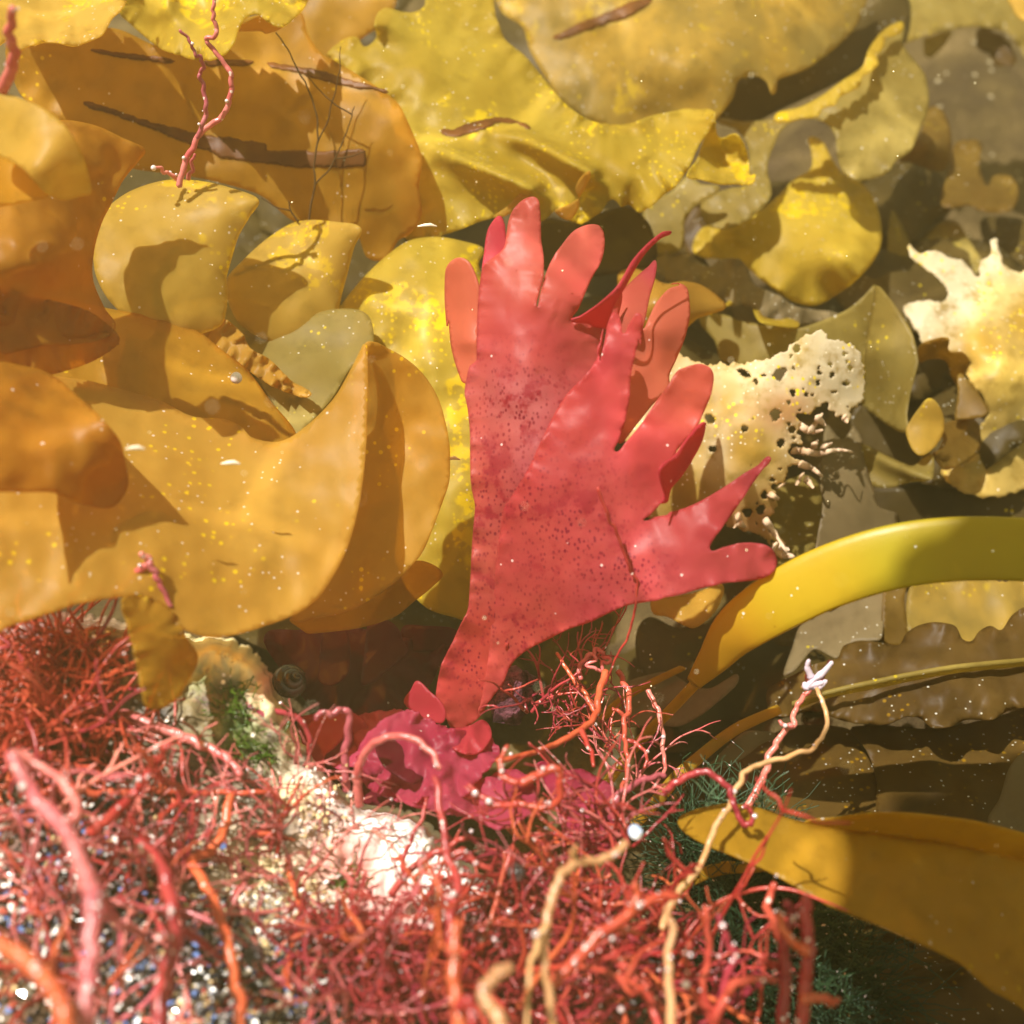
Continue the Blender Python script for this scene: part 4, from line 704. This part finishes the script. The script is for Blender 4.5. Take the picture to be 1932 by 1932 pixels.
# ------------------------------------------------------------------ strands of branching red alga
bubbles = []
def to3(pts, d0=None):
    return [P(*p) for p in pts]
def strand_thing(label, main, r, mat, branches=(), name='red_algal_strand', knob=.25, bub=0, bubr=.0011, taper=.6, wig=.0009, seed=0, cat='seaweed strand', group=None):
    def curve(pts, r0, r1, k):
        q = cr_open(pts, 8); w3 = []
        for i, p in enumerate(q):
            v = P(*p); f = min(1, i/6)
            v = v+Vector((noise.noise((i*.22, k, seed)), noise.noise((i*.22, k, seed+9)), noise.noise((i*.22, k, seed+19))))*wig*f
            w3.append(v)
        n = len(w3); rad = [(r0+(r1-r0)*i/(n-1))*(1+.14*noise.noise((i*.5, k*3., seed))) for i in range(n)]
        return w3, rad
    w3, rad = curve(main, r, r*taper, 1)
    if not branches:
        vs, fs = tube_mesh(w3, rad, 8, 1, knob*.4, True, seed); o = link(name, mesh(vs, fs), mat); own_origin(o); tag(o, label, cat, group)
    else:
        o = tag(empty(name, w3[0]), label, cat, group)
        vs, fs = tube_mesh(w3, rad, 8, 1, knob*.4, True, seed); link('main_stem', mesh(vs, fs), mat, o)
        for j, b in enumerate(branches):
            b3, br = curve(b, r*.8, r*.45, j+3)
            vs, fs = tube_mesh(b3, br, 7, 1, knob*.4, True, seed+j); link('branch', mesh(vs, fs), mat, o); w3 = w3+b3
    rg = random.Random(seed*7+1)
    for _ in range(bub):
        i = rg.randrange(2, len(w3)); off = (Vector((0, 0, HC))-w3[i]).normalized()*.6+Vector((rg.gauss(0, .5), rg.gauss(0, .5), abs(rg.gauss(0, .5))))
        bubbles.append((w3[i]+off.normalized()*(r*.9+bubr*.5), bubr*rg.uniform(.6, 1.15)))
    return o
def z(f, s, d0, d1):
    q = f(s); n = len(q); return [(a, b, d0+(d1-d0)*i/max(1, n-1)) for i, (a, b) in enumerate(q)]
T = strand_thing
T('forked red sprig rising above the tallest kelp lobe to the top edge', z(cA, '960,1000 985,900 1030,790 1100,690 1180,640 1225,560 1240,480 1238,400 1190,320 1130,250 1110,205 1160,190 1155,120 1140,60 1155,-20', .425, .40), .00105, STRP,
  [z(cA, '1060,740 1090,660 1105,560 1090,460 1072,400 1092,350 1070,310 1040,270 1010,210 965,160', .415, .395), z(cA, '1010,960 1030,900 1040,830', .428, .42), z(cA, '960,970 920,940 880,920 840,895', .43, .42)], bub=13, bubr=.0013, seed=1)
T('short blurred pink strand at the left edge of the top corner', z(cA, '10,480 50,400 75,320 70,250 50,190 60,110 65,50', .33, .30), 0.00165, STRP, bub=3, bubr=.0016, seed=2)
T('small pink sprig bent over the lower edge of the big golden curl', z(cD, '610,1480 680,1410 740,1350 800,1290 760,1250', .338, .328), .0013, STRP, [z(cD, '800,1300 830,1360 870,1430 915,1540', .329, .333)], bub=6, bubr=.001, seed=3)
T('tiny pink sprig on the curl edge left of the bent sprig', z(cD, '370,1530 400,1480 440,1420 445,1360', .335, .328), .0011, STRP, bub=5, bubr=.0011, seed=4)
T('thick pink-red foreground strand running down the lower left', z(cG, '60,480 170,690 260,790 330,870 390,960 430,1060 470,1150 492,1220 495,1350 490,1500 480,1650 470,1800 465,2050', .265, .225), 0.00158, STRP, [z(cG, '330,870 380,850 420,760 380,700 320,620 240,560 100,470', .255, .27), z(cG, '430,1060 520,1150 560,1300 640,1400 740,1440 820,1560 900,1640', .255, .28)], bub=16, bubr=.0013, seed=5, taper=1.1)
T('thick orange-red strand crossing the bottom left corner', z(cG, '-80,1480 0,1505 100,1560 180,1620 250,1700 300,1770 340,1860 380,2060', .235, .22), 0.00165, STRO, bub=6, bubr=.0012, seed=6, taper=1.)
T('tapering pale orange strand lying from left towards the green patch', z(cG, '640,270 720,285 850,340 1000,400 1130,450 1230,520 1300,600', .345, .33), 0.00180, STRP, bub=8, bubr=.0011, seed=7)
T('curved red strand sweeping down over the glinting grit', z(cG, '1240,700 1200,880 1130,1000 1030,1060 1090,1160 1150,1280 1190,1400 1230,1520 1260,1700 1290,1830 1300,2050', .33, .27), .0013, STRO, [z(cG, '1030,1060 920,1120 900,1000 830,960 740,900 700,800', .32, .31)], bub=8, seed=8, taper=1)
T('long straight red strand hanging over the black and white grit', z(cG, '740,960 830,1040 880,1130 920,1270 925,1420 930,1520 900,1640 870,1800 850,2050', .29, .25), .0016, STRD, [z(cG, '925,1420 1000,1440 1080,1490 1160,1560 1260,1600', .28, .30)], bub=7, seed=9, taper=1.1)
T('orange-red strand with a crook above the dark gap at left', z(cG, '490,910 600,810 700,720 760,640 820,560 870,480 900,430', .30, .29), .0014, STRO, [z(cG, '830,560 880,620 940,660 1000,690', .29, .30), z(cG, '820,550 780,480 700,450', .29, .285)], bub=9, seed=10)
T('red strand lying level across the middle of the left tangle', z(cG, '230,690 380,660 500,690 700,690 850,680 1000,685 1200,695 1430,685', .32, .335), .0012, STRO, [z(cG, '1000,685 930,760 870,820 845,890', .325, .31)], bub=7, seed=11)
T('pair of red strands curling past the white rock edge', z(cG, '1420,560 1430,420 1420,280 1520,260 1620,310 1660,420 1640,560 1600,640', .35, .36), .0011, STRD, [z(cG, '1420,280 1360,240 1320,215', .35, .35)], bub=4, bubr=.0009, seed=12)
T('wavy pink strand standing beside the crimson tip', z(cG, '1860,680 1850,520 1860,400 1875,270 1820,245 1780,275 1730,255 1690,300', .355, .345), .0012, STRP, bub=4, seed=13)
T('hooked beige-pink strand before the magenta sheet', z(cH, '210,760 200,640 205,560 240,480 300,415 400,385 520,410 600,480 640,560', .345, .325), .0013, STRP, bub=6, seed=14)
T('long thin red strand arching across the front of the red frond', z(cE, '1490,1200 1500,1400')+z(cE, '1490,910 1540,1040 1570,1120 1620,1220 1660,1330 1700,1410 1695,1520 1680,1600 1650,1700 1600,1790 1570,1860', .352, .372)[0:0] if False else z(cE, '1490,900 1540,1040 1580,1120 1620,1220 1660,1330 1700,1410 1695,1520 1680,1600 1650,1700 1600,1790 1560,1880 1530,1960', .352, .385), .0005, STRO, bub=6, bubr=.0007, seed=15, wig=.0006)
T('knotted pink strand coil above the translucent brown blade', z(cH, '1400,80 1390,20 1440,-40 1480,-80 1520,-60 1540,-10 1500,30 1450,10 1470,-50', .395, .39), .0008, STRP, bub=5, bubr=.0008, seed=16, wig=.002)
T('curved red strand dropping from the frond past the coil', z(cH, '1530,40 1500,150 1480,270 1400,350 1280,420 1180,460 1080,490 950,520', .39, .345), .0012, STRO, [z(cH, '1480,270 1440,190 1380,110 1320,20 1270,-60', .385, .395), z(cH, '1400,350 1440,440 1470,540', .37, .36)], bub=7, bubr=.0008, seed=17)
T('thin red strand hooking down right of the translucent brown blade', z(cH, '1760,140 1800,220 1830,320 1840,440 1850,540 1840,600', .40, .39), .0009, STRP, bub=3, bubr=.0008, seed=18)
T('red strand hanging straight in front of the thin orange stalk', z(cH, '1600,40 1640,110 1660,200 1640,290 1630,400 1650,480 1640,600 1620,700', .40, .37), .001, STRD, [z(cH, '1640,290 1600,250 1560,240', .39, .39), z(cH, '1630,400 1700,430 1750,480 1740,560', .385, .38)], bub=5, bubr=.0008, seed=19)
T('slanting red strand reaching up to the white tuft at the right', z(cI, '450,760 490,690 540,600 560,500 600,430 640,370 690,320 700,250 740,190 790,130 810,80', .375, .385), .0012, STRP, [z(cI, '690,330 650,330 620,310', .38, .38), z(cI, '790,120 770,60 780,-10', .385, .39), z(cI, '800,120 860,50 890,-20', .385, .385)], bub=5, bubr=.0011, seed=20)
T('beige and red strand looping up right of the tangle to the white tuft', z(cI, '-10,1420 30,1300 100,1200 190,1090 240,960 290,850 350,760 400,640 450,570 540,530 650,500 780,460 850,390 875,300 850,200 820,130', .315, .375), .0009, STRB, bub=5, bubr=.0013, seed=21, taper=.75)
T('dark red hairpin loop hanging over the golden blade tip', z(cI, '0,690 60,640 130,600 220,580 300,620 350,680 380,760 420,850 470,860 470,800 430,750', .345, .335), .0011, STRD, [z(cI, '350,680 420,640 450,560', .345, .35)], bub=2, seed=22, wig=.001)
T('beige branched strand curving through the bottom middle', z(cH, '1640,960 1580,1020 1490,1050 1380,1070 1310,1110 1270,1180 1240,1280 1215,1400 1200,1560 1220,1700 1260,2050', .285, .265), .001, STRB, [z(cH, '1380,1070 1350,1020 1380,980', .28, .275), z(cH, '1215,1400 1140,1560 1120,1700 1100,2050', .27, .255)], bub=4, bubr=.0012, seed=23, taper=1)
T('stubby beige hooked strand at the bottom edge', z(cH, '1020,1630 950,1670 890,1730 880,1790 920,1850 970,1910 980,2040', .25, .24), .0014, STRB, bub=2, seed=24, taper=1.05)
T('thick upright red strand at the right end of the tangle', z(cI, '735,2050 745,1900 760,1700 775,1550 770,1420 755,1330 765,1260', .28, .29), 0.00158, STRO, [z(cI, '775,1550 700,1500 640,1420 620,1330', .28, .29), z(cI, '745,1800 830,1790 900,1820 930,1800', .28, .285)], bub=8, bubr=.0013, seed=25, taper=.85)
T('red strand with beaded tip beside the thick upright one', z(cI, '640,2050 640,1850 650,1650 640,1500 670,1400 700,1330 650,1280', .30, .29), .0017, STRD, [z(cI, '650,1650 560,1600 500,1600', .3, .295), z(cI, '640,1500 600,1420 560,1300 590,1180', .3, .3)], bub=10, bubr=.0013, seed=26)
T('fan of beaded red strands before the green algae', z(cI, '250,2050 300,1850 380,1720 480,1690 600,1700', .29, .28), .0014, STRD, [z(cI, '300,1850 330,1700 380,1560 330,1460 290,1350', .29, .285), z(cI, '270,1950 210,1750 230,1600 240,1450 220,1300', .29, .285), z(cI, '290,1880 160,1780 120,1640 130,1500', .29, .28)], bub=14, bubr=.0013, seed=27)
T('pale beige strand leaning along the left of the beaded fan', z(cI, '30,2050 40,1850 20,1650 40,1450 20,1300', .27, .275), .0011, STRB, bub=2, seed=28)
T('slanting orange strand across the right of the tangle', z(cH, '1250,1720 1400,1560 1500,1450 1640,1360 1750,1280 1850,1240 1932,1250', .275, .285), 0.00150, STRO, [z(cH, '1500,1450 1600,1430 1700,1440', .28, .285), z(cH, '1640,1360 1700,1260 1690,1180', .28, .28)], bub=9, bubr=.0013, seed=29)
T('short red strand pointing up in front of the white rock', z(cH, '700,1560 700,1400 720,1280 740,1160 690,1060 670,920 640,760 620,600', .29, .32), .0013, STRD, [z(cH, '720,1280 660,1230 630,1150', .3, .3), z(cH, '690,1060 760,1000 830,1060 930,1110', .31, .31)], bub=7, seed=30)
T('thin red strand crossing the white rock diagonally', z(cH, '380,1240 460,1130 560,1050 640,1000 720,960 800,920', .325, .33), .0011, STRD, [z(cH, '460,1130 440,1060 480,960 540,840 570,720', .33, .34)], bub=2, seed=31)
T('upright orange strand at the bottom middle edge', z(cH, '760,2050 740,1850 720,1680 720,1500 740,1380', .25, .26), 0.00158, STRO, [z(cH, '740,1850 800,1800 820,1932 830,2050', .25, .245)], bub=3, seed=32)
T('brown-orange angular strand across the frond base tangle', z(cH, '1080,640 1180,590 1270,560 1290,640 1270,740 1180,770 1060,750', .32, .325), .0013, STRO, [z(cH, '1060,640 980,600 970,520 1000,440', .32, .325), z(cH, '1060,750 960,760 870,720 800,650', .32, .325)], bub=13, bubr=.0012, seed=33)
T('thin red stem bending right below the pink blade', z(cH, '1520,800 1580,740 1660,660 1760,610 1850,600', .35, .36), .0013, STRP, bub=1, seed=34)
T('dark red strand slanting over the ribbed shell', z(cH, '1560,1540 1650,1640 1720,1740 1790,1850 1840,2050', .30, .28), .0014, STRD, bub=2, seed=35)
# dark wiry branched alga in front of the scarred blade
T('dark wiry branched seaweed standing before the scarred brown blade', z(cA, '1655,1200 1670,1090 1690,990 1685,900 1700,780 1705,680 1690,580 1640,450 1600,380 1540,260 1480,170', .468, .462), .0004, STRK,
  [z(cA, '1690,990 1770,900 1830,780 1870,680 1890,610 1900,570', .467, .463), z(cA, '1890,615 1800,560 1720,490 1640,400', .464, .463), z(cA, '1700,770 1760,640 1800,480 1820,380 1828,250', .466, .461), z(cA, '1810,850 1880,840 1960,810', .465, .464)], name='wiry_alga', knob=0, wig=.0005, seed=40, taper=.6)
T('small dark wiry twig beside the flared corner of the tallest lobe', z(cA, '1600,1190 1560,1130 1550,1080', .462, .46), .0004, STRK, [z(cA, '1560,1130 1480,1110 1400,1060', .462, .46)], name='wiry_alga', knob=0, wig=.0004, seed=41)
# copied tufts fill the tangle
def tuft_proto(k, mat, n, L, r):
    rg = random.Random(100+k); root = empty('red_algal_tuft', (0, 0, 0)); tips = []
    for j in range(n):
        d = Vector((rg.gauss(0, .6), rg.gauss(0, .6), 1)).normalized(); p = Vector((rg.gauss(0, .003), rg.gauss(0, .003), -.004)); l = L*rg.uniform(.55, 1.2); st = 14; pts = [p]
        c1 = Vector((rg.gauss(0, .09), rg.gauss(0, .09), rg.gauss(-.03, .05)))
        for i in range(st):
            if i % 4 == 3: c1 = Vector((rg.gauss(0, .11), rg.gauss(0, .11), rg.gauss(-.02, .07)))
            d = (d+c1+Vector((rg.gauss(0, .05), rg.gauss(0, .05), rg.gauss(0, .05)))).normalized(); p = p+d*l/st; pts.append(p)
        q = cr_open([tuple(v) for v in pts], 3); rr = r*rg.uniform(.75, 1.25)
        vs, fs = tube_mesh(q, [rr*(1.1-.8*i/len(q)) for i in range(len(q))], 6, 1, .12, True, j)
        for b in range(rg.choice((1, 2, 2, 3))):
            i0 = rg.randrange(len(q)//4, len(q)-4); bp = Vector(q[i0]); bd = (Vector(q[i0+2])-bp).normalized()+Vector((rg.gauss(0, .6), rg.gauss(0, .6), rg.gauss(.1, .5))); bd.normalize(); bl = l*rg.uniform(.15, .4); bq = [bp]
            for i in range(7):
                bd = (bd+Vector((rg.gauss(0, .2), rg.gauss(0, .2), rg.gauss(0, .2)))).normalized(); bp = bp+bd*bl/7; bq.append(bp)
            v2, f2 = tube_mesh(bq, [rr*.7*(1-.06*i) for i in range(8)], 6, 1, .12, True, j+b); o_ = len(vs); vs += v2; fs += [tuple(x+o_ for x in f_) for f_ in f2]; tips.append(bq[-1].copy())
        tips.append(Vector(q[-1])); tips.append(Vector(q[len(q)//2]))
        link('branch', mesh(vs, fs), mat, root)
    return root, tips
protos = [tuft_proto(0, STRD, 7, .045, .0007), tuft_proto(1, STRP, 7, .05, .0007), tuft_proto(2, STRO, 7, .045, .00075), tuft_proto(3, STRD, 9, .034, .0005), tuft_proto(4, STRP, 9, .036, .0005), tuft_proto(5, STRO, 5, .055, .00085)]
used = set()
def put_tuft(k, x, y, d, s, rx, ry, rz, label, group, nb):
    pr, tips = protos[k]
    if k in used:
        r = pr.copy(); col.objects.link(r)
        for c in pr.children:
            q = c.copy(); col.objects.link(q); q.parent = r
    else: r = pr; used.add(k)
    r.location = P(x, y, d); r.rotation_euler = (rx, ry, rz); r.scale = (s, s, s); tag(r, label, 'seaweed tuft', group)
    m = Matrix.LocRotScale(r.location, r.rotation_euler, r.scale); rg = random.Random(int(x*31+y))
    for _ in range(nb): bubbles.append((m @ rg.choice(tips)+Vector((0, -.0006, .0008)), rg.uniform(.0005, .0011)))
rg = random.Random(77)
zones = [('red branching seaweed tuft in the tangle left of the grit', 'tufts in the left tangle', 6, (0, 1520, 300, 1800), (0, 1, 3, 4), .01, 3),
         ('orange-red seaweed tuft tucked under the big golden curl', 'tufts under the golden curl', 6, (0, 1230, 180, 1440), (2, 5, 2, 0), .004, 2),
         ('red seaweed tuft beside the green patch and white rock', 'tufts by the white rock', 4, (300, 1580, 560, 1700), (0, 2, 3, 4), .006, 3),
         ('fine red seaweed tuft bordering the glinting grit', 'tufts bordering the grit', 4, (560, 1780, 720, 1900), (3, 4, 0), .008, 3),
         ('red seaweed tuft in the dense tangle at the bottom middle', 'tufts in the bottom middle tangle', 12, (760, 1790, 1250, 1960), (0, 2, 3, 5), .012, 5),
         ('red seaweed tuft below the foot of the red frond', 'tufts below the red frond foot', 7, (960, 1520, 1180, 1700), (0, 2, 3, 4), .012, 4),
         ('dull red seaweed tuft at the lower left edge of the picture', 'tufts at the lower left edge', 4, (0, 1780, 300, 1960), (0, 1, 5), .02, 3)]
for label, group, n, (x0, y0, x1, y1), ks, lift, nb in zones:
    for i in range(n):
        x, y = rg.uniform(x0, x1), rg.uniform(y0, y1)
        put_tuft(rg.choice(ks), x, y, rock_d(x, y)-rg.uniform(0, lift), rg.uniform(.75, 1.15), rg.gauss(0, .4), rg.gauss(0, .4), rg.uniform(0, 6.3), label, group, nb)
for x, y, d in ((575, 1440, .352), (660, 1570, .346), (790, 1660, .34), (520, 1500, .345)):
    put_tuft(rg.choice((3, 4)), x, y, d, .7, rg.gauss(0, .4), rg.gauss(0, .4), rg.uniform(0, 6.3), 'thin red seaweed tuft rooted on the pale ridge of the boulder', 'tufts on the boulder ridge', 2)
for x, y, d in ((1010, 1330, .40), (1060, 1300, .405), (1110, 1350, .40), (1160, 1400, .40), (1090, 1250, .41), (1200, 1450, .395)):
    put_tuft(rg.choice((3, 4, 0)), x, y, d, .8, rg.gauss(0, .4), rg.gauss(0, .4), rg.uniform(0, 6.3), 'thin red seaweed tuft just right of the red frond foot', 'tufts right of the frond foot', 3)
for x, y, d in ((1190, 1800, .33), (1260, 1850, .32), (1330, 1880, .32), (1400, 1900, .315), (1300, 1740, .33)):
    put_tuft(rg.choice((0, 5, 2)), x, y, d, .9, rg.gauss(0, .3), rg.gauss(0, .3), rg.uniform(0, 6.3), 'beaded red seaweed tuft against the green algae at the bottom right', 'tufts against the green algae', 5)
# ------------------------------------------------------------------ green algae
gd = lambda x, y: .385-.00006*(y-1500)
def green(label, spots, n, L, r, mat, seed, dep=None):
    t = turf('green_alga', label, mat, spots, n, L, r, seed, dep or (lambda x, y: .40-.00007*(y-1500)), 1.0, None); return t
green('dark green feathery alga clump left of the golden blade underside', [(1370, 1640, 30, 30), (1330, 1620, 30, 30)], 500, .03, .0003, GRNF, 51)
green('dark green feathery alga clump in the middle under the golden blade', [(1420, 1720, 40, 45)], 700, .03, .0003, GRNF, 52)
green('tall dark green alga clump behind the beaded strands at the bottom', [(1460, 1830, 45, 60), (1400, 1860, 50, 50)], 900, .036, .0003, GRNF, 53)
green('dark green alga clump at the foot of the creased brown blade', [(1580, 1860, 30, 40), (1560, 1920, 40, 20)], 500, .03, .0003, GRNF, 54)
green('pale teal alga wisp left of the hairpin loop', [(1345, 1500, 8, 10)], 14, .014, .00022, GRNL, 55, lambda x, y: .36)
green('pale teal alga wisp right of the hairpin loop', [(1435, 1510, 8, 10)], 14, .014, .00022, GRNL, 56, lambda x, y: .365)
green('bright green alga patch on the cream part of the boulder', [(440, 1350, 14, 22), (455, 1395, 14, 16), (500, 1420, 10, 10)], 420, .009, .0003, strand_mat('moss_green', (.03, .08, .006), (.08, .17, .012)), 57, rock_d)
green('small green alga fleck beside the white rock below', [(655, 1680, 6, 12)], 60, .007, .00025, strand_mat('moss_green_light', (.06, .14, .01), (.13, .25, .02)), 58, rock_d)
# ------------------------------------------------------------------ shells and small animals
def lathe(name, prof, mat, loc, axis, label, cat, seg=24, squash=1., rib=0, wob=0):
    vs = []; fs = []
    a = Vector(axis).normalized(); u = a.orthogonal().normalized(); v = a.cross(u)
    for h, r in prof:
        for k in range(seg):
            t = 2*math.pi*k/seg; rr = r*(1+rib*math.cos(t*12)); vs.append(Vector(loc)+a*h+u*math.cos(t)*rr+v*math.sin(t)*rr*squash)
    n = len(prof)
    for i in range(n-1):
        for k in range(seg): fs.append((i*seg+k, i*seg+(k+1) % seg, (i+1)*seg+(k+1) % seg, (i+1)*seg+k))
    fs.append(tuple(range(seg))[::-1]); fs.append(tuple((n-1)*seg+k for k in range(seg)))
    vs = [v+Vector((noise.noise(v*300), noise.noise(v*300+Vector((9, 0, 0))), noise.noise(v*300+Vector((0, 9, 0)))))*wob for v in vs]
    o = link(name, mesh(vs, fs), mat); own_origin(o); return tag(o, label, cat)
lathe('limpet_shell', [(0, .014), (.002, .0135), (.006, .010), (.009, .006), (.011, .002), (.0113, .0003)], SHELLP, P(1190, 1880, .335), UP*.3-FW+RT*.2, 'pale ribbed pink and grey limpet shell under strands at the bottom', 'shell', 48, .8, .03)
def snail(name, loc, R0, mat, label, turns=3.2, axis=None):
    pts = []; rad = []; n = 70
    a = (axis or (UP*.3-FW*.6+RT*.4)).normalized(); u = a.orthogonal().normalized(); v = a.cross(u)
    for i in range(n):
        f = i/(n-1); th = f*turns*2*math.pi; s_ = (1-f)**1.1+.03
        pts.append(Vector(loc)+a*(R0*1.5*(1-s_))+(u*math.cos(th)+v*math.sin(th))*R0*.55*s_); rad.append(R0*.5*s_)
    vs, fs = tube_mesh(pts, rad, 12); o = link(name, mesh(vs, fs), mat); own_origin(o); tag(o, label, 'snail')
snail('sea_snail', P(545, 1290, .408), .0065, SHELLD, 'dark spiral sea snail at the right edge of the cream rock top')
snail('sea_snail', P(973, 1648, .318), .0028, SHELLD, 'tiny dark purple snail among the strands at the bottom middle')
snail('sea_snail', P(1198, 1572, .315), .0022, SHELLB, 'tiny white and blue snail right of the pink blade')
snail('sea_snail', P(478, 1806, .30), .003, SHELLD, 'small grey snail on the white grit near the bottom')
lathe('fuzzy_sponge', [(0, .004), (.003, .0078), (.008, .0085), (.013, .0075), (.017, .005), (.0185, .0015)], FUZZ, P(965, 1350, .412), UP-FW*.5, 'fuzzy dark purple lump tucked right of the red frond foot', 'sponge', 28, .8, .05, .0035)
lathe('tiny_anemone', [(0, .0012), (.001, .0018), (.002, .0019), (.003, .0014), (.0034, .0004)], PINK if False else SHELLP, P(448, 714, .395), -FW, 'tiny pink bead stuck on the shaded kelp sheet', 'animal', 14)
for x, y, d, s, lab in ((255, 845, .318, 1, 'white flake on the tip of the orange-brown rounded shadow sheet'), (435, 873, .34, 1, 'white flake on the face of the big golden curl'), (853, 865, .408, .8, 'bright white speck on the lit back of the curl'), (806, 425, .43, 1, 'pale drifting flake beside the tall red finger')):
    vs, fs = tube_mesh([P(x-18*s, y+2, d), P(x-6*s, y, d-.0005), P(x+6*s, y-1, d), P(x+18*s, y+2, d+.0003)], [.0002, .0005, .0006, .0002], 8, .5); o = link('white_flake', mesh(vs, fs), CRUM); own_origin(o); tag(o, lab, 'debris')
t = tag(empty('white_tuft', P(1540, 1285, .38)), 'small white and lilac tuft at the meeting of two strands', 'debris')
for i, s_ in enumerate(('760,130 800,90 830,70', '800,90 860,40 900,-10', '770,110 830,120 870,90', '790,70 770,20 775,-20', '750,120 810,110 850,100')):
    q = cr_open(z(cI, s_, .378, .376), 6); vs, fs = tube_mesh([P(*k) for k in q], [  .0013*(1-.5*k/len(q))*(1+.4*noise.noise((k*.7, i, 0))) for k in range(len(q))], 8, .8, .3); link('lobe', mesh(vs, fs), TUFT, t)
# ------------------------------------------------------------------ bubbles
def ico(r, sub):
    import bmesh
    bm = bmesh.new(); bmesh.ops.create_icosphere(bm, subdivisions=sub, radius=r); me = bpy.data.meshes.new('b'); bm.to_mesh(me); bm.free()
    me.polygons.foreach_set('use_smooth', [True]*len(me.polygons)); return me
bme = ico(1, 2); bme.materials.append(BUB)
def vis(p):
    r = p-Vector((0, 0, HC)); zz = r.dot(FW); x = r.dot(RT)/zz/(2*TF)+.5; y = .5-r.dot(UP)/zz/(2*TF); return 0 < x < 1 and 0 < y < 1
bubbles = [b for b in bubbles if vis(b[0])]
bubbles.sort(key=lambda b: -b[1]/(b[0]-Vector((0, 0, HC))).length)
rgb = random.Random(4)
for p, r in bubbles[:260]:
    r *= rgb.choice((.35, .45, .55, .7, 1.))
    o = bpy.data.objects.new('air_bubble', bme); col.objects.link(o); o.location = p; o.scale = (r*.72,)*3
    tag(o, 'tiny silvery air bubble clinging to a red seaweed branch', 'bubble', 'air bubbles on the red seaweed')
x, y = 0, 0
for k, (x, y) in enumerate(cF('1680,1350 1800,1384 1832,1386 1920,1385')):
    o = bpy.data.objects.new('air_bubble', bme); col.objects.link(o); o.location = P(x, y, .362); o.scale = (.0011,)*3
    tag(o, 'tiny silvery air bubble under the lower edge of the broad yellow stipe', 'bubble', 'air bubbles under the stipe')
def specks():
    rg = random.Random(5); vs = []; fs = []; base = ico(1, 1); bv = [v.co.copy() for v in base.vertices]; bf = [tuple(p.vertices) for p in base.polygons]
    for i in range(190):
        x, y = rg.uniform(-100, 2030), rg.uniform(-100, 1700); d = rg.uniform(.2, .5); c = P(x, y, d); r = rg.uniform(.00012, .0003); b = len(vs)
        vs += [c+v*r for v in bv]; fs += [tuple(q+b for q in f) for f in bf]
    bpy.data.meshes.remove(base)
    tag(link('drifting_specks', mesh(vs, fs), SPK), 'pale specks drifting in the water', 'specks', kind='stuff')
specks()
# an unseen blade added overhead; it is placed to shade the lower right of the view
def overhead_shade():
    o = cr_closed(px('1560,1500 1620,1400 1640,1330 1760,1290 1960,1230 2200,1180 2900,1100 3300,1500 3300,2900 2400,3100 1800,2700 1500,2250 1480,1960 1560,1800 1600,1650'), 16)
    me = patch([tuple(p) for p in o], [(1500, 1300, .40), (1930, 1250, .40), (1700, 1700, .34), (1930, 1900, .33)], sp=24, ruffle=.01, rw=60, rfreq=140, smooth=False)
    me.transform(Matrix.Translation(SUN*.85)); ob = thick(link('kelp_frond', me, BLOK)); own_origin(ob)  # this frond is the added, unseen shade blade
    tag(ob, 'unseen blade added overhead to shade the lower right', 'kelp')
overhead_shade()
# ------------------------------------------------------------------ murky water
def haze():
    import bmesh
    bm = bmesh.new(); bmesh.ops.create_cube(bm, size=1); me = bpy.data.meshes.new('haze'); bm.to_mesh(me); bm.free()
    o = link('haze', me); o.scale = (6.4, 6.4, 2.4); o.location = (0, .35, .08)
    m = bpy.data.materials.new('murky_water'); m.use_nodes = True; t = m.node_tree; t.nodes.clear(); out = t.nodes.new('ShaderNodeOutputMaterial'); v = t.nodes.new('ShaderNodeVolumePrincipled')
    v.inputs['Color'].default_value = (.86, .66, .28, 1); v.inputs['Density'].default_value = HAZE; v.inputs['Anisotropy'].default_value = .2
    t.links.new(v.outputs[0], out.inputs['Volume']); me.materials.append(m); tag(o, kind='stuff')
HAZE = .18
haze()
